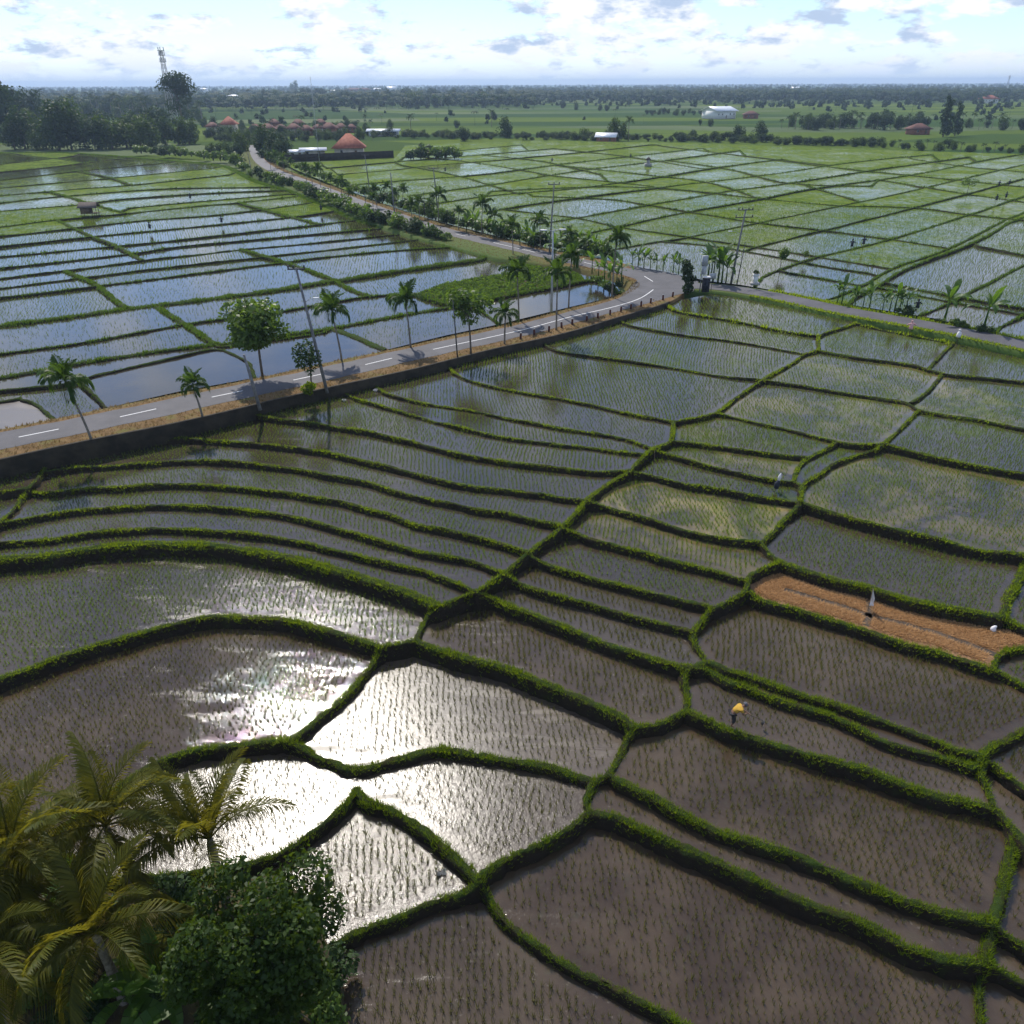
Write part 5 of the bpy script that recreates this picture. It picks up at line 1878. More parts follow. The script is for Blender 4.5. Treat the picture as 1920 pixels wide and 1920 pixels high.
def flags():
    z = -2.45
    p = stand(1627, 1146, z)
    r = empty('flag', p)
    MB().tube([(0, 0, -0.2), (-0.02, 0, 1.6)], 0.02, 5).obj('stick', 'wood', r)
    V, Q = [], []
    for k in range(7):
        t = k / 6
        w = 0.05 + 0.26 * t
        V += [(0, 0.03 * math.sin(k * 1.7), 1.55 - 1.15 * t), (w, 0.10 * math.sin(k * 1.3 + 1), 1.52 - 1.2 * t), (w * 0.5, 0.12, 1.5 - 1.18 * t)]
    for k in range(6):
        Q += [(k * 3, k * 3 + 2, k * 3 + 5, k * 3 + 3), (k * 3 + 2, k * 3 + 1, k * 3 + 4, k * 3 + 5)]
    MB().add(V, Q).obj('cloth', 'cloth_white', r, True)
    tag(r, 'limp white flag on a stick planted in the orange straw bed', 'flag')
    p = stand(1454, 922, -1.4)
    r = empty('scarecrow', p)
    MB().tube([(-0.1, 0, -0.3), (0.15, 0, 1.5)], 0.02, 5).obj('stick', 'wood', r)
    MB().tube([(0.0, 0, 0.3), (0.03, 0, 0.65), (0.12, 0, 0.95)], [0.18, 0.2, 0.1], 7).obj('rags', 'cloth_dark', r, True)
    MB().tube([(0.1, 0, 0.9), (0.12, 0, 1.2), (0.17, 0, 1.5)], [0.1, 0.12, 0.03], 7).obj('head', 'cloth_white', r, True)
    tag(r, 'white and navy scarecrow rags on a stick in the narrow dark paddy', 'scarecrow')
    # white sack at the end of the straw bed
    p = stand(1861, 1183, -2.45)
    r = np.random.default_rng(3)
    m = MB()
    m.tube([(0, 0, 0), (0, 0, 0.1), (0.02, 0, 0.22), (0.08, 0, 0.3), (0.16, 0, 0.32)], [0.12, 0.17, 0.13, 0.08, 0.03], 8)
    o = m.obj('sack', 'cloth_white', None, True)
    o.location = p
    tag(o, 'small white sack lying at the end of the orange straw bed', 'sack')
    # thin stakes with scraps in the terraces
    for x, y, h, lab in ((1127, 752, 1.9, 'thin leaning stake in the wide reflecting paddy below the road'), (1224, 886, 1.8, 'thin stake with a white tip at the end of the dark narrow paddy'), (1145, 810, 1.4, 'short thin stake at the bright cloud reflection')):
        p = stand(x, y, -0.8)
        o = MB().tube([(0, 0, -0.3), (0.03, 0, h * 0.6), (0, 0.02, h)], [0.018, 0.016, 0.012], 5).obj('stake', 'wood')
        o.location = p
        tag(o, lab, 'stake')
    # pale scraps and clods lying where bunds meet the wall
    for x, y, z, lab in ((645, 751, -1.05, 'pale scrap lying by the wall at the third terrace bund'), (705, 732, -0.9, 'pale scrap at the wall end of the second terrace bund'), (191, 849, -1.55, 'pale flat scrap floating below the wall'),
                         (826, 1636, -4.8, 'pale mud clod standing in the glittering triangular paddy')):
        p = stand(x, y, z + 0.05)
        V, Q = leaves(np.random.default_rng(int(x)), [(0, 0, 0.05, 0.22, 0.14, 0.1)], 24, 0.12)
        o = mobj('scrap' if x != 826 else 'clod', mesh_np('scrap', V, [Q], 'cloth_white' if x != 826 else 'plaster'))
        o.location = p
        tag(o, lab, 'scrap' if x != 826 else 'clod')


flags()


# ------------------------------------------------------------------ the farmer
def skin_mesh(name, joints, edges, radii, mat, parent, sub=2):
    me = bpy.data.meshes.new(name)
    me.from_pydata(joints, edges, [])
    me.materials.append(MATS[mat])
    o = mobj(name, me, parent)
    o.modifiers.new('skin', 'SKIN')
    sv = me.skin_vertices[0].data
    for k, r in enumerate(radii):
        r = r if isinstance(r, tuple) else (r, r)
        sv[k].radius = r
    sv[0].use_root = True
    s = o.modifiers.new('sub', 'SUBSURF')
    s.levels = s.render_levels = sub
    dg = bpy.context.evaluated_depsgraph_get()
    ev = bpy.data.meshes.new_from_object(o.evaluated_get(dg))
    o.modifiers.clear()
    o.data = ev
    for p in ev.polygons:
        p.use_smooth = True
    return o


def farmer():
    # stands on the bund, bent forward to the right, hoe held low in both hands
    z = next(f for f in FIELDS if f['zone'] == 'N' and abs(f['z'] + 3.45) < 0.01)['z'] + 0.20
    p = stand(1371, 1360, z)
    root = empty('person', p, 0.0)
    J = {'pel': (0, 0, 0.86), 'sp': (0.12, 0, 1.02), 'ch': (0.30, 0, 1.16), 'nk': (0.43, 0, 1.23), 'hd0': (0.50, 0, 1.27), 'hd1': (0.58, 0, 1.33), 'hd2': (0.66, 0, 1.36)}
    V, E, Rr = [], [], []
    idx = {}

    def add(n, c, r, par=None):
        idx[n] = len(V)
        V.append(c); Rr.append(r)
        if par is not None:
            E.append((idx[par], idx[n]))
    add('pel', J['pel'], (0.15, 0.12)); add('sp', J['sp'], (0.14, 0.11), 'pel'); add('ch', J['ch'], (0.17, 0.12), 'sp'); add('nk', J['nk'], 0.06, 'ch')
    add('hd0', J['hd0'], 0.085, 'nk'); add('hd1', J['hd1'], 0.105, 'hd0'); add('hd2', J['hd2'], 0.08, 'hd1'); add('nose', (0.70, 0, 1.315), 0.022, 'hd2')
    hands = {}
    for s, n in ((-1, 'r'), (1, 'l')):
        hx = 0.02 if s < 0 else 0.10
        add('hip' + n, (-0.02, s * 0.10, 0.82), 0.10, 'pel')
        add('kn' + n, (0.06 + hx * 0.6, s * 0.12, 0.46), 0.07, 'hip' + n)
        add('an' + n, (-0.06 + hx, s * 0.13, 0.09), 0.042, 'kn' + n)
        add('ft' + n, (0.10 + hx, s * 0.15, 0.03), 0.036, 'an' + n)
        add('sh' + n, (0.34, s * 0.19, 1.14), 0.07, 'ch')
        add('el' + n, (0.42, s * 0.24, 0.90), 0.047, 'sh' + n)
        hx2, hz2 = (0.66, 0.80) if s < 0 else (0.84, 0.70)
        add('wr' + n, (hx2 - 0.06, s * 0.07, hz2 + 0.02), 0.03, 'el' + n)
        add('pa' + n, (hx2, s * 0.03, hz2), (0.04, 0.025), 'wr' + n)
        for q in range(4):
            add('f%d' % q + n, (hx2 + 0.035 + 0.012 * q, s * (0.015 - 0.008 * q), hz2 - 0.02 - 0.008 * q), 0.010, 'pa' + n)
            add('g%d' % q + n, (hx2 + 0.03 + 0.012 * q, -s * (0.02), hz2 - 0.045 - 0.004 * q), 0.008, 'f%d' % q + n)
        add('th' + n, (hx2 - 0.01, -s * 0.03, hz2 + 0.012), 0.010, 'pa' + n)
    b = skin_mesh('body', V, E, Rr, 'skin', root)
    # clothes
    skin_mesh('shirt', [(0.0, 0, 0.90), (0.12, 0, 1.03), (0.30, 0, 1.17), (0.41, 0, 1.215), (0.34, -0.20, 1.145), (0.39, -0.235, 1.0), (0.34, 0.20, 1.145), (0.39, 0.235, 1.0)],
              [(0, 1), (1, 2), (2, 3), (2, 4), (4, 5), (2, 6), (6, 7)], [(0.19, 0.16), (0.18, 0.15), (0.20, 0.155), 0.09, 0.10, 0.078, 0.10, 0.078], 'shirt_yellow', root)
    skin_mesh('trousers', [(0.0, 0, 0.88), (-0.02, -0.10, 0.80), (0.07, -0.12, 0.46), (0.0, -0.13, 0.26), (-0.02, 0.10, 0.80), (0.12, 0.12, 0.46), (0.06, 0.13, 0.26)],
              [(0, 1), (1, 2), (2, 3), (0, 4), (4, 5), (5, 6)], [(0.18, 0.15), 0.125, 0.095, 0.085, 0.125, 0.095, 0.085], 'trousers', root)
    m = MB()
    m.tube([(0.50, 0, 1.36), (0.55, 0, 1.40), (0.59, 0, 1.445), (0.60, 0, 1.46)], [0.12, 0.118, 0.075, 0.02], 10)
    m.obj('cap', 'cap', root, True)
    for s in (-1, 1):
        MB().tube([(0.655, s * 0.045, 1.385), (0.675, s * 0.045, 1.38)], [0.014, 0.008], 6).obj('eye', 'cloth_dark', root)
        MB().tube([(0.585, s * 0.10, 1.33), (0.575, s * 0.125, 1.335)], [0.025, 0.015], 6).obj('ear', 'skin', root)
    tag(root, 'person in a yellow shirt and dark trousers bending over a hoe on a grassy bund', 'person')
    h = empty('hoe', p, 0.0)
    MB().tube([(0.48, 0.0, 0.90), (0.85, 0.0, 0.69), (1.62, 0.0, 0.25)], [0.018, 0.018, 0.018], 6).obj('handle', 'wood', h)
    MB().add([(1.60, -0.09, 0.27), (1.60, 0.09, 0.27), (1.50, 0.10, 0.05), (1.50, -0.10, 0.05), (1.62, -0.09, 0.27), (1.62, 0.09, 0.27), (1.515, 0.10, 0.05), (1.515, -0.10, 0.05)],
             [(0, 1, 2, 3), (7, 6, 5, 4), (0, 4, 5, 1), (1, 5, 6, 2), (2, 6, 7, 3), (3, 7, 4, 0)]).obj('blade', 'dark_metal', h)
    tag(h, 'long handled hoe held out low by the person in the yellow shirt', 'hoe')


farmer()


# ------------------------------------------------------------------ foreground grove
def foreground():
    zg = -5.1
    # soil under the grove
    P = [(-330, 1560), (60, 1612), (180, 1655), (283, 1655), (395, 1645), (470, 1640), (545, 1640), (600, 1700), (640, 1790), (655, 1850), (650, 1960), (640, 2150), (-330, 2150)]
    xy = np.array([at(x, y, zg + 0.25) for x, y in P])
    c = xy.mean(0)
    V = [(*c, zg + 0.55)] + [(x, y, zg + 0.45) for x, y in (xy - c) * 0.93 + c] + [(x, y, zg - 0.6) for x, y in xy]
    n = len(P)
    T = [(0, 1 + (k + 1) % n, 1 + k) for k in range(n)]
    Q = [(1 + k, 1 + (k + 1) % n, 1 + n + (k + 1) % n, 1 + n + k) for k in range(n)]
    o = mobj('grove_mound', mesh_np('grove_mound', np.array(V), [T, Q], 'soil'))
    tag(o, kind='structure')
    palms = [  # foot, crown px, fronds, scale, dead, label
        ((105, 1775), (95, 1610), 20, 0.92, 2, 'golden green coconut palm with arching fronds at the left edge of the grove'),
        ((270, 1705), (248, 1560), 19, 0.9, 1, 'dark trunked coconut palm in the middle of the grove with spreading fronds'),
        ((425, 1690), (422, 1585), 13, 0.9, 0, 'upright young coconut palm beside the glittering paddy'),
        ((20, 1930), (30, 1800), 17, 1.0, 3, 'low coconut palm with browning fronds at the foot of the grove'),
        ((235, 1880), (225, 1760), 15, 0.9, 4, 'coconut palm with hanging dry yellow fronds beside the big broadleaf tree'),
        ((-60, 1760), (-70, 1640), 14, 1.0, 1, 'coconut palm at the outer end of the grove with only its frond tips showing')]
    for k, (ft, cr, nf, sc, dead, lab) in enumerate(palms):
        p = stand(*ft, zg + 0.4)
        H = (ft[1] - cr[1]) * mpp(p)
        lx = (cr[0] - ft[0]) * mpp(p) * 0.6
        fr = COCO if k != 2 else COCO[:2]
        o = make_palm('coconut_palm', 500 + k, H, fr, nf, 0.16, 0, (lx, 0.1), scale=sc, extra=dead)
        o.location = p
        tag(o, lab, 'palm', 'coconut palms of the foreground grove')
    # big glossy broadleaf tree
    p = stand(512, 1905, zg + 0.4)
    k = mpp(p)
    r = np.random.default_rng(520)
    lob = []
    for q in range(46):
        d = r.normal(size=3)
        d /= np.linalg.norm(d)
        f_ = r.uniform(0.45, 0.92)
        a_ = r.uniform(0.55, 1.05)
        lob.append((d[0] * 2.75 * f_, d[1] * 2.75 * f_, 4.2 + d[2] * 3.4 * f_, a_, a_, a_ * 0.7))
    o = make_tree('broadleaf_tree', 520, 8.6, 3.2, 1.0, 22000, 0.105, 'glossy_leaf', 0.2, lobes=lob, limbs=16)
    o.location = p
    tag(o, 'big dense glossy leaved tree in the corner of the grove', 'tree')
    # bananas at its foot
    for x, y, s, lab in ((322, 1905, 1.1, 'banana plant with broad upright leaves at the foot of the big tree'), (395, 1935, 1.2, 'banana plant below the big tree with pale leaf edges'), (262, 1925, 1.0, 'banana plant between the yellowing palm and the big tree')):
        o = make_banana('banana_plant', int(x), 2.0, 8)
        o.location = stand(x, y, zg + 0.4)
        o.scale = (s, s, s)
        tag(o, lab, 'banana plant', 'bananas of the grove')
    # undergrowth
    pr = [make_bush('shrub', 540 + q, 1.5, 1.1, 700, 0.11, ('dark_leaf', 'tree_leaf', 'dark_leaf')[q]) for q in range(3)]
    spots = [(40, 1700), (140, 1690), (200, 1720), (330, 1700), (350, 1760), (300, 1800), (150, 1830), (80, 1860), (180, 1900), (30, 1880), (250, 1850), (610, 1880), (630, 1830), (600, 1930), (110, 1930), (420, 1960), (540, 1960), (310, 1860)]
    for q, (x, y) in enumerate(spots):
        o = copy_tree(pr[q % 3], stand(x, y, zg + 0.35), q * 1.3, random.uniform(0.7, 1.3))
        tag(o, 'dark leafy undergrowth shrub beneath the palms of the grove', 'shrub', 'undergrowth of the grove')
    scrap(pr)


foreground()


# ------------------------------------------------------------------ houses
def house(name, foot, wpx, hpx, roof='hip', roof_mat='roof_tile', wall_mat='plaster', depth=0.7, rz=0.0, label='', cat='house', storeys=1, group=None, rise=0.55, z=-0.6):
    p = stand(*foot, z)
    k = mpp(p)
    w = wpx * k
    H = hpx * k
    d = w * depth
    r = empty(name, p, rz)
    MB().box((0, 0, H / 2 - 0.25), (w, d, H + 0.5)).obj('wall', wall_mat, r)
    e = 0.06 * w + 0.4
    a, b = w / 2 + e, d / 2 + e
    rh = min(a, b) * rise
    if roof == 'hip':
        q = max(0.3, a - b)
        V = [(-a, -b, H), (a, -b, H), (a, b, H), (-a, b, H), (-q, 0, H + rh), (q, 0, H + rh), (-a, -b, H - 0.2), (a, -b, H - 0.2), (a, b, H - 0.2), (-a, b, H - 0.2)]
        m = MB().add(V, [(0, 1, 5, 4), (2, 3, 4, 5), (6, 9, 8, 7), (0, 6, 7, 1), (1, 7, 8, 2), (2, 8, 9, 3), (3, 9, 6, 0)], [(1, 2, 5), (3, 0, 4)])
    else:
        V = [(-a, -b, H), (a, -b, H), (a, 0, H + rh), (-a, 0, H + rh), (a, b, H), (-a, b, H), (-a, -b, H - 0.15), (a, -b, H - 0.15), (a, 0, H + rh - 0.15), (-a, 0, H + rh - 0.15), (a, b, H - 0.15), (-a, b, H - 0.15)]
        m = MB().add(V, [(0, 1, 2, 3), (3, 2, 4, 5), (7, 6, 9, 8), (8, 9, 11, 10), (0, 6, 7, 1), (5, 4, 10, 11), (1, 7, 8, 2), (2, 8, 10, 4), (0, 3, 9, 6), (3, 5, 11, 9)])
        g = MB()
        for sx in (-1, 1):
            g.add([(sx * w / 2, -d / 2, H - 0.02), (sx * w / 2, d / 2, H - 0.02), (sx * w / 2, 0, H + rh * 0.86)], (), [(0, 1, 2) if sx > 0 else (0, 2, 1)])
        g.obj('gable', wall_mat, r)
    m.obj('roof', roof_mat, r)
    nw = max(2, int(w / 4.0))
    for st in range(storeys):
        zc = H / storeys * (st + 0.55)
        for q in range(nw):
            x = -w / 2 + w * (q + 0.5) / nw
            if st == 0 and q == nw // 2:
                MB().box((x, -d / 2 - 0.02, 1.0), (1.0, 0.08, 2.1)).obj('door', 'wood', r)
            else:
                f = MB().box((x, -d / 2 - 0.02, zc), (1.2, 0.08, min(1.3, H / storeys * 0.45))).obj('window', 'white_paint', r)
                MB().box((x, -d / 2 - 0.07, zc), (1.0, 0.04, min(1.1, H / storeys * 0.38))).obj('pane', 'glass_dark', f)
    tag(r, label, cat, group)
    return r


def houses():
    house('villa', (656, 291), 52, 14, label='red tiled hip roofed villa inside a dark compound wall', cat='house', rz=0.12, rise=0.85, depth=0.85)
    house('shed', (588, 291), 42, 9, 'gable', 'roof_metal', label='long shed with a pale metal roof beside the red roofed villa', cat='shed', rz=0.2, depth=0.45, rise=0.3)
    house('shed', (556, 292), 26, 7, 'gable', 'roof_metal', 'white_paint', label='lower shed with a whitish roof at the road end of the villa compound', cat='shed', rz=0.2, depth=0.7, rise=0.3)
    # compound wall, one run
    A, B = stand(528, 302, -0.6), stand(738, 293, -0.6)
    v = B - A
    L = v.length
    o = MB().box((L / 2, 0, 0.8), (L, 0.3, 2.6)).obj('compound_wall', 'wall_stone')
    o.location = A
    o.rotation_euler = (0, 0, math.atan2(v.y, v.x))
    tag(o, 'dark low compound wall in front of the red roofed villa', 'wall')
    house('pavilion', (432, 247), 24, 13, label='pavilion with a red pyramid roof at the edge of the village', rise=0.9, depth=1.0)
    red = [(480, 250, 22, 8), (503, 252, 26, 9), (528, 250, 20, 8), (552, 251, 24, 9), (575, 252, 22, 8), (597, 250, 18, 9), (618, 249, 26, 8), (640, 248, 20, 8), (515, 240, 20, 8), (560, 241, 22, 8), (602, 240, 20, 8), (400, 246, 20, 8), (660, 247, 16, 7)]
    for k, (x, y, w, h) in enumerate(red):
        house('village_house', (x, y), w, h, roof_mat='roof_tile_dark', wall_mat=('brick', 'plaster')[k % 2], rz=random.uniform(-0.3, 0.3), rise=0.8, label='low brick house with a dark red tiled roof in the village row behind the villa', group='village houses behind the villa')
    house('shed', (720, 253), 54, 7, 'gable', 'roof_metal', 'white_paint', 0.35, label='long low white roofed shed beyond the villa beside a tall palm', cat='shed', rise=0.25)
    house('shed', (1137, 264), 34, 7, 'gable', 'roof_metal', 'brick', 0.6, rz=-0.3, label='small shed with a pale curved metal roof beneath a clump of trees', cat='shed', rise=0.5)
    house('warehouse', (1347, 221), 46, 12, 'gable', 'roof_metal', 'white_paint', 0.9, rz=0.5, label='big white warehouse with a pale metal roof standing in green fields', cat='warehouse', rise=0.3, storeys=1)
    house('village_house', (1407, 221), 24, 6, roof_mat='roof_tile_dark', wall_mat='brick', label='brown roofed house beside the white warehouse')
    house('village_house', (1720, 250), 34, 8, roof_mat='roof_tile_dark', wall_mat='brick', rz=0.2, label='dark red roofed house under the tall dark tree', rise=0.6)
    house('village_house', (1853, 193), 26, 7, wall_mat='white_paint', label='white house with a bright red roof in the far right woods')
    house('village_house', (440, 197), 26, 14, 'hip', 'roof_metal', 'white_paint', label='two storey white house at the edge of the dark field', storeys=2, rise=0.3)
    for x, y, w, h, lab in ((502, 195, 14, 6, 'small white house nearer the two storey house at the edge of the woods'), (524, 195, 14, 6, 'small white gabled house at the edge of the woods'), (384, 174, 12, 5, 'tiny white roof among trees beside the tower tree'), (735, 173, 16, 6, 'bright white shed roof in the far town'),
                            (708, 174, 12, 5, 'small pale roof in the far town beside the bright shed'), (628, 178, 14, 5, 'small pale roof among the far trees'), (1490, 172, 14, 5, 'tiny pale building on the far right horizon woods'), (1135, 184, 12, 4, 'white roofed hut in the strip of fields at the woods')):
        house('white_house', (x, y), w, h, 'gable', 'roof_metal', 'white_paint', label=lab)
    house('long_house', (672, 176), 44, 7, 'hip', 'roof_tile_dark', 'brick', 0.25, label='long red roofed building in the far town', rise=0.35)
    house('village_house', (758, 193), 14, 6, label='red roofed house tucked in the mid distance trees', rise=0.8)
    for x, y, w, h, lab in ((6, 226, 22, 8, 'red roofed house at the far left edge of the woods'), (55, 228, 24, 9, 'house with a faded red roof showing among the left woods'), (8, 252, 26, 10, 'lower red roofed house with white walls at the left edge')):
        house('village_house', (x, y), w, h, wall_mat='white_paint', label=lab, rise=0.7)


houses()


# ------------------------------------------------------------------ telecom towers
def tower(foot, top, w, label):
    p = stand(*foot, -0.8)
    k = mpp(p)
    H = (foot[1] - top) * k
    r = empty('telecom_tower', p)
    m = MB()
    n = 12
    lv = [(H * t, w * (1 - 0.75 * t)) for t in np.linspace(0, 1, n)]
    for sx in (-1, 1):
        for sy in (-1, 1):
            m.tube([(sx * a / 2, sy * a / 2, z) for z, a in lv], 0.22, 4)
    m.obj('leg_frame', 'concrete', r)
    b = MB()
    for i in range(n - 1):
        (z0, a0), (z1, a1) = lv[i], lv[i + 1]
        for sy in (-1, 1):
            b.tube([(-a0 / 2, sy * a0 / 2, z0), (a1 / 2, sy * a1 / 2, z1)], 0.12, 3, False)
            b.tube([(a0 / 2, sy * a0 / 2, z0), (-a1 / 2, sy * a1 / 2, z1)], 0.12, 3, False)
            b.tube([(sy * a0 / 2, -a0 / 2, z0), (sy * a1 / 2, a1 / 2, z1)], 0.12, 3, False)
    b.obj('bracing', 'concrete', r)
    for q, f in enumerate((0.84, 0.93, 0.99)):
        pl = MB().box((0, 0, H * f), (4.2, 4.2, 0.3)).obj('platform', 'concrete', r)
        for a in range(3):
            c, s = math.cos(a * 2.09), math.sin(a * 2.09)
            MB().box((c * 2.2, s * 2.2, H * f + 1.2), (0.6, 0.6, 2.6)).obj('antenna', 'white_paint', pl)
    tag(r, label, 'tower')


tower((326, 228), 112, 6.0, 'tall lattice telecom tower behind the tall round tree')
tower((1886, 172), 146, 5.0, 'distant lattice tower on the far right horizon')


# ------------------------------------------------------------------ trees of the middle distance
def mid_trees():
    B = [make_tree('broadleaf_tree', 600 + k, 12, 5.2, -1.5, 1300, 0.5, ('far_leaf', 'mid_leaf', 'dark_leaf', 'far_leaf', 'mid_leaf')[k], 0.3, nlobes=16) for k in range(5)]
    lob = [(random.uniform(-1, 1), random.uniform(-1, 1), 2 + 1.15 * k, 2.4 - 0.16 * k + random.uniform(-0.4, 0.4), 2.4 - 0.16 * k, 1.5) for k in range(10)]
    B.append(make_tree('tall_tree', 610, 14, 2, 1, 1000, 0.5, 'far_leaf', 0.3, lobes=lob))
    C = [make_palm('coconut_palm', 620 + k, 9.0, [frond_mesh('frond', 90 + 7 * k + q, 3.6, e, d, 16, 0.95, 0.09, 'far_leaf', sag=0.6) for q, (e, d) in enumerate(((1.1, 1.2), (0.6, 1.7), (0.1, 1.6)))], 14, 0.17, 0, (0.6 * k, 0.3), split=False) for k in range(2)]

    def put(x, y, hpx, lab, grp, kind=None, wide=1.0, cat='tree'):
        p = stand(x, y, -1.0)
        H = hpx * mpp(p)
        pr = B[random.randrange(5)] if kind is None else B[5] if kind == 'tall' else C[random.randrange(2)]
        h0 = 12.0 if kind is None else 14.0 if kind == 'tall' else 11.0
        s = H / h0
        o = copy_tree(pr, p, random.uniform(0, 6.28), (s * wide, s * wide, s))
        if kind == 'palm' and grp:
            lab, grp, cat = lab.replace('palm or garden tree', 'garden palm').replace('banana thicket tree', 'ragged palm').replace(' tree ', ' palm ').replace('tree in', 'palm in'), grp + ', palms', 'palm'
        elif grp:
            lab = lab.replace('palm or garden tree', 'garden tree').replace('banana thicket tree', 'bushy tree')
        o.name = 'coconut_palm' if kind == 'palm' else 'tall_tree' if kind == 'tall' else 'hedgerow_tree' if grp and 'hedgerow' in grp else 'garden_tree' if grp and 'village' in grp else 'broadleaf_tree'
        tag(o, lab, cat, grp)
        return o
    # the dark wood behind the left paddies
    wl, wg = 'dark broadleaf tree in the wood behind the left paddies', 'trees of the left wood'
    for x, y, h, w in ((-60, 276, 90, 1), (-25, 272, 80, 1), (28, 280, 60, 1), (48, 279, 75, 1), (70, 281, 62, 1), (88, 279, 82, 1), (112, 281, 88, 0.9), (135, 280, 92, 1), (160, 279, 82, 1), (186, 280, 86, 1.1), (212, 279, 84, 1.1),
                       (238, 277, 92, 1.1), (265, 278, 74, 1.1), (285, 276, 60, 1), (312, 272, 76, 1.1), (335, 271, 80, 1.1), (355, 270, 62, 1), (20, 262, 72, 1), (60, 262, 66, 1), (105, 262, 60, 1), (150, 263, 76, 1), (200, 262, 70, 1), (250, 262, 74, 1), (300, 260, 66, 1)):
        put(x, y, h * random.uniform(0.6, 0.95), wl, wg, wide=w * random.uniform(0.85, 1.15))
    for x, y, h, k in ((3, 262, 128, None), (-14, 258, 120, None), (36, 246, 92, None), (66, 244, 82, None), (20, 246, 80, None)):
        put(x, y, h, 'very tall tree at the far left rising above the wood', 'tall trees at the left edge', k, 0.75)
    p = stand(346, 247, -1.0)
    H = 102 * mpp(p)
    rr = np.random.default_rng(88)
    lob = [(H * 0.27 * math.cos(a) * q, H * 0.27 * math.sin(a) * q, H * (0.62 + zq), H * 0.11, H * 0.11, H * 0.085) for a, q, zq in zip(rr.uniform(0, 6.28, 34), rr.uniform(0.1, 1, 34), rr.uniform(0, 1, 34))]
    lob = [(x, y, H * (0.62 + 0.30 * math.sqrt(max(0, 1 - (math.hypot(x, y) / (H * 0.3)) ** 2)) * rr.uniform(0.2, 1)), a, b_, c) for x, y, z, a, b_, c in lob]
    lob += [(H * 0.15 * math.cos(k), H * 0.15 * math.sin(k), H * (0.25 + 0.05 * k), H * 0.12, H * 0.12, H * 0.1) for k in range(8)]
    o = make_tree('tall_tree', 88, H, H * 0.3, H * 0.5, 3000, H * 0.022, 'far_leaf', H * 0.02, lobes=lob)
    o.location = p
    tag(o, 'tall dark tree with a rounded top standing beside the telecom tower', 'tree')
    gl, gg = 'dark palm in the grove beyond the left wood', 'palms beyond the left wood'
    for k in range(34):
        put(80 + k * 9.2 + random.uniform(-5, 5), random.uniform(212, 232), random.uniform(24, 46), gl, gg, 'palm', 1.2, 'palm')
    for k in range(20):
        put(75 + k * 16 + random.uniform(-6, 6), random.uniform(214, 230), random.uniform(22, 36), 'dark broadleaf tree in the grove beyond the left wood', 'broadleaf trees beyond the left wood')
    # belt behind the dark field
    for k in range(80):
        x = 372 + k * 7.6 + random.uniform(-6, 6)
        put(x, random.uniform(188, 203), random.uniform(12, 27), 'tree in the belt behind the shaded field', 'belt behind the shaded field', 'palm' if k % 3 == 0 else None, 1.1)
    # village palms and trees
    for k in range(110):
        x = random.uniform(380, 700)
        put(x, random.uniform(238, 266), random.uniform(10, 24), 'palm or garden tree among the village roofs', 'village garden trees', 'palm' if k % 2 else None)
    for k in range(54):
        put(random.uniform(384, 650), random.uniform(253, 266), random.uniform(8, 17), 'palm or garden tree among the village roofs', 'village garden trees', None, 1.35)
    for x, y, h in ((395, 290, 24), (412, 292, 26), (430, 296, 30), (446, 302, 36), (455, 288, 40), (500, 292, 52), (515, 297, 46), (527, 300, 40), (540, 292, 30), (462, 275, 34), (488, 275, 30), (505, 276, 36), (530, 277, 26)):
        put(x, y, h, 'bushy roadside tree where the road enters the village', 'trees at the road end')
    # hedgerow across the middle
    for x in np.arange(700, 1290, 8):
        put(x + random.uniform(-5, 5), 256 + (x - 700) * 0.012 + random.uniform(-3, 3), random.uniform(6, 15), 'low hedgerow tree between the bright far paddies', 'hedgerow across the far paddies', None, 1.9)
    for x in np.arange(1270, 1660, 8):
        put(x + random.uniform(-5, 5), 262 + (x - 1270) * 0.035 + random.uniform(-3, 3), random.uniform(9, 18), 'low hedgerow tree between the bright far paddies', 'hedgerow across the far paddies', None, 1.7)
    for x in np.arange(1670, 2050, 12):
        put(x + random.uniform(-5, 5), 276 + (x - 1670) * 0.05 + random.uniform(-4, 4), random.uniform(10, 20), 'banana thicket tree in the hedgerow right of the dark red roofed house', 'right end of the hedgerow', 'palm' if random.random() < 0.5 else None, 1.4)
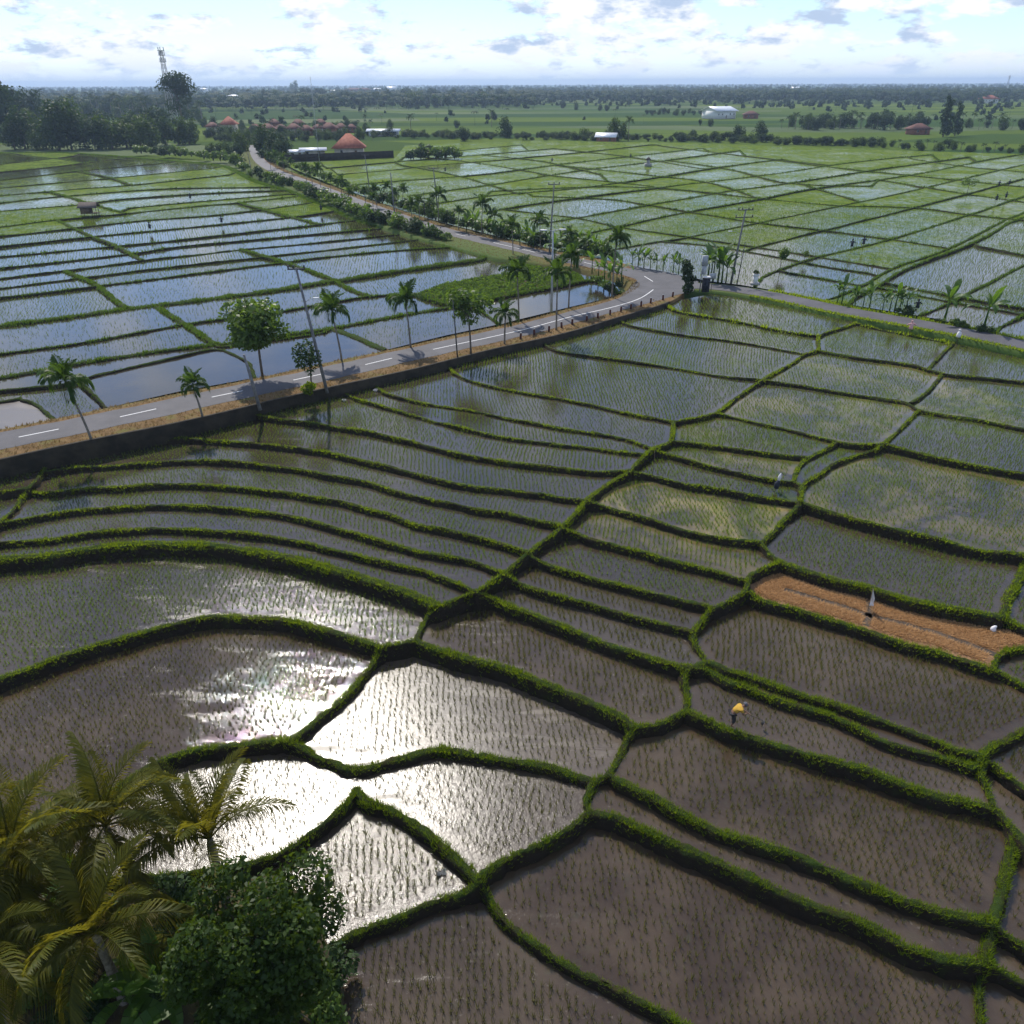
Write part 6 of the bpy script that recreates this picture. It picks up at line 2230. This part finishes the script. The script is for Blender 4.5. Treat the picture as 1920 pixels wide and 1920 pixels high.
    for x, y, h, w, k, lab in ((771, 250, 34, 1.0, 'palm', 'palm with a bushy foot beside the long white roofed shed'), (922, 238, 30, 1, 'palm', 'single palm standing above the middle hedgerow'), (948, 258, 36, 1.0, None, 'round dark tree in the middle hedgerow'),
                               (871, 264, 28, 1.0, None, 'small dark round tree in front of the middle hedgerow'), (733, 240, 18, 1.0, None, 'small round tree behind the long white roofed shed'), (857, 240, 16, 1, None, 'small tree alone in the green field behind the hedgerow'),
                               (1160, 264, 46, 0.9, None, 'tallest tree of the clump beside the small pale roofed shed'), (1178, 264, 42, 0.9, 'palm', 'palm leaning beside the clump at the small shed'), (1148, 263, 34, 0.9, None, 'shorter tree of the clump beside the small shed'), (1095, 262, 20, 1.5, None, 'wide low tree at the left of the small shed'),
                               (1768, 256, 70, 0.9, 'tall', 'tall dark columnar tree standing by the dark red roofed house'), (1790, 254, 58, 0.85, 'tall', 'slightly shorter columnar tree beside the tallest one'),
                               (1332, 237, 15, 1, None, 'small round tree in front of the white warehouse'), (1312, 235, 12, 0.7, None, 'thin small tree in front of the white warehouse'), (1385, 262, 30, 1, None, 'round tree in the hedgerow below the warehouse'), (1425, 262, 32, 1.1, None, 'broad tree in the hedgerow right below the warehouse'),
                               (1055, 203, 12, 1, None, 'first small tree on the green rise behind the hedgerow'), (1080, 206, 14, 1, None, 'second small tree on the green rise, with a clear stem'), (1125, 208, 12, 1, None, 'third small tree on the green rise'), (1138, 208, 13, 1, None, 'last round tree on the green rise')):
        put(x, y, h, lab, None, k, w, 'palm' if k == 'palm' else 'tree')
    for x in np.arange(1470, 1735, 7):
        put(x + random.uniform(-5, 5), random.uniform(237, 244), random.uniform(16, 32), 'tree in the dark belt right of the white warehouse', 'belt right of the warehouse', 'palm' if random.random() < 0.35 else None, 1.1)
    for x in np.arange(1800, 1990, 10):
        put(x + random.uniform(-5, 5), random.uniform(236, 244), random.uniform(14, 26), 'tree in the dark belt right of the columnar trees', 'belt right of the columnar trees', 'palm' if random.random() < 0.35 else None, 1.1)
    for x in np.arange(1210, 1320, 9):
        put(x + random.uniform(-4, 4), random.uniform(212, 217), random.uniform(8, 13), 'low dark tree in the line left of the white warehouse', 'line left of the warehouse', None, 1.2)
    put(552, 176, 26, 'tall rounded tree standing out on the left horizon', None, None, 0.8)
    scrap(B + C)


mid_trees()


# ------------------------------------------------------------------ far woods to the horizon (one mass)
def far_woods():
    r = np.random.default_rng(77)
    Vb, Qb = leaves(r, lobes_for(r, 1.0, 11, 4.6, 8), 26, 2.6)
    Tb = np.vstack([Qb[:, [0, 1, 2]], Qb[:, [0, 2, 3]]])
    vp, tp = [], []
    for k in range(9):
        a = k * 0.7
        c, s = math.cos(a), math.sin(a)
        i = len(vp)
        vp += [(0, 0, 11.0), (c * 2 - s * 0.9, s * 2 + c * 0.9, 12), (c * 2 + s * 0.9, s * 2 - c * 0.9, 12), (c * 3.8, s * 3.8, 9.6)]
        tp += [(i, i + 1, i + 2), (i + 1, i + 3, i + 2)]
    i = len(vp)
    vp += [(-0.2, 0, 0), (0.2, 0, 0), (0, 0, 11)]
    tp += [(i, i + 1, i + 2)]
    VS, TS, off = [], [], 0

    def belt(n, x0, x1, d0, d1, hs, tmpl, pw=1.0):
        nonlocal off
        d = d0 * (d1 / d0) ** (r.random(n) ** pw)
        px = r.uniform(x0, x1, n)
        a = np.arctan((px - 960) / F / math.cos(R_(PITCH)))
        X, Y = d * np.sin(a), d * np.cos(a)
        # clearings
        k = (np.sin(X * 0.004 + 1) * np.sin(d * 0.0055 + X * 0.001) + 0.35 * r.normal(size=n)) > -0.35
        X, Y = X[k], Y[k]
        n = len(X)
        s = hs * r.uniform(0.6, 1.25, n)
        tv, tt = tmpl
        V, T = scatter(tv, tt, X, Y, np.full(n, -1.2), r.uniform(0, 6.28, n), s * 1.15, s)
        VS.append(V); TS.append(T + off); off += len(V)
    bt, pm = (Vb, Tb), (np.array(vp), np.array(tp))
    belt(3600, -250, 1000, 1050, 2400, 1.05, bt)
    belt(1800, -250, 1000, 1000, 2400, 1.1, pm)
    belt(4200, 960, 2200, 1350, 2800, 1.05, bt)
    belt(3000, 960, 2200, 1300, 2800, 1.1, pm)
    belt(500, 980, 2200, 950, 1500, 0.7, bt)
    belt(420, -250, 2200, 620, 1350, 0.5, bt)
    belt(260, -250, 2200, 620, 1350, 0.7, pm)
    belt(7000, -400, 2400, 2300, 9000, 1.25, bt, 0.8)
    o = mobj('far_woods', mesh_np('far_woods', np.vstack(VS), [np.vstack(TS)], 'far_leaf'))
    tag(o, 'far woods and palm groves reaching to the horizon', 'woods', kind='stuff')


far_woods()


# ------------------------------------------------------------------ the air
def haze():
    me = MB().box((0, 6500, 28.0), (30500, 15300, 80.0)).mesh('haze', 'paint')
    m = bpy.data.materials.new('haze_air')
    m.use_nodes = True
    nt = m.node_tree
    nt.nodes.clear()
    out = nt.nodes.new('ShaderNodeOutputMaterial')
    v = nt.nodes.new('ShaderNodeVolumePrincipled')
    v.inputs['Color'].default_value = (0.56, 0.74, 1.0, 1)
    v.inputs['Density'].default_value = 0.00014
    v.inputs['Anisotropy'].default_value = 0.2
    nt.links.new(v.outputs[0], out.inputs['Volume'])
    me.materials.clear()
    me.materials.append(m)
    o = mobj('haze', me)
    tag(o, 'pale blue haze over the far plain', 'haze', kind='stuff')


haze()
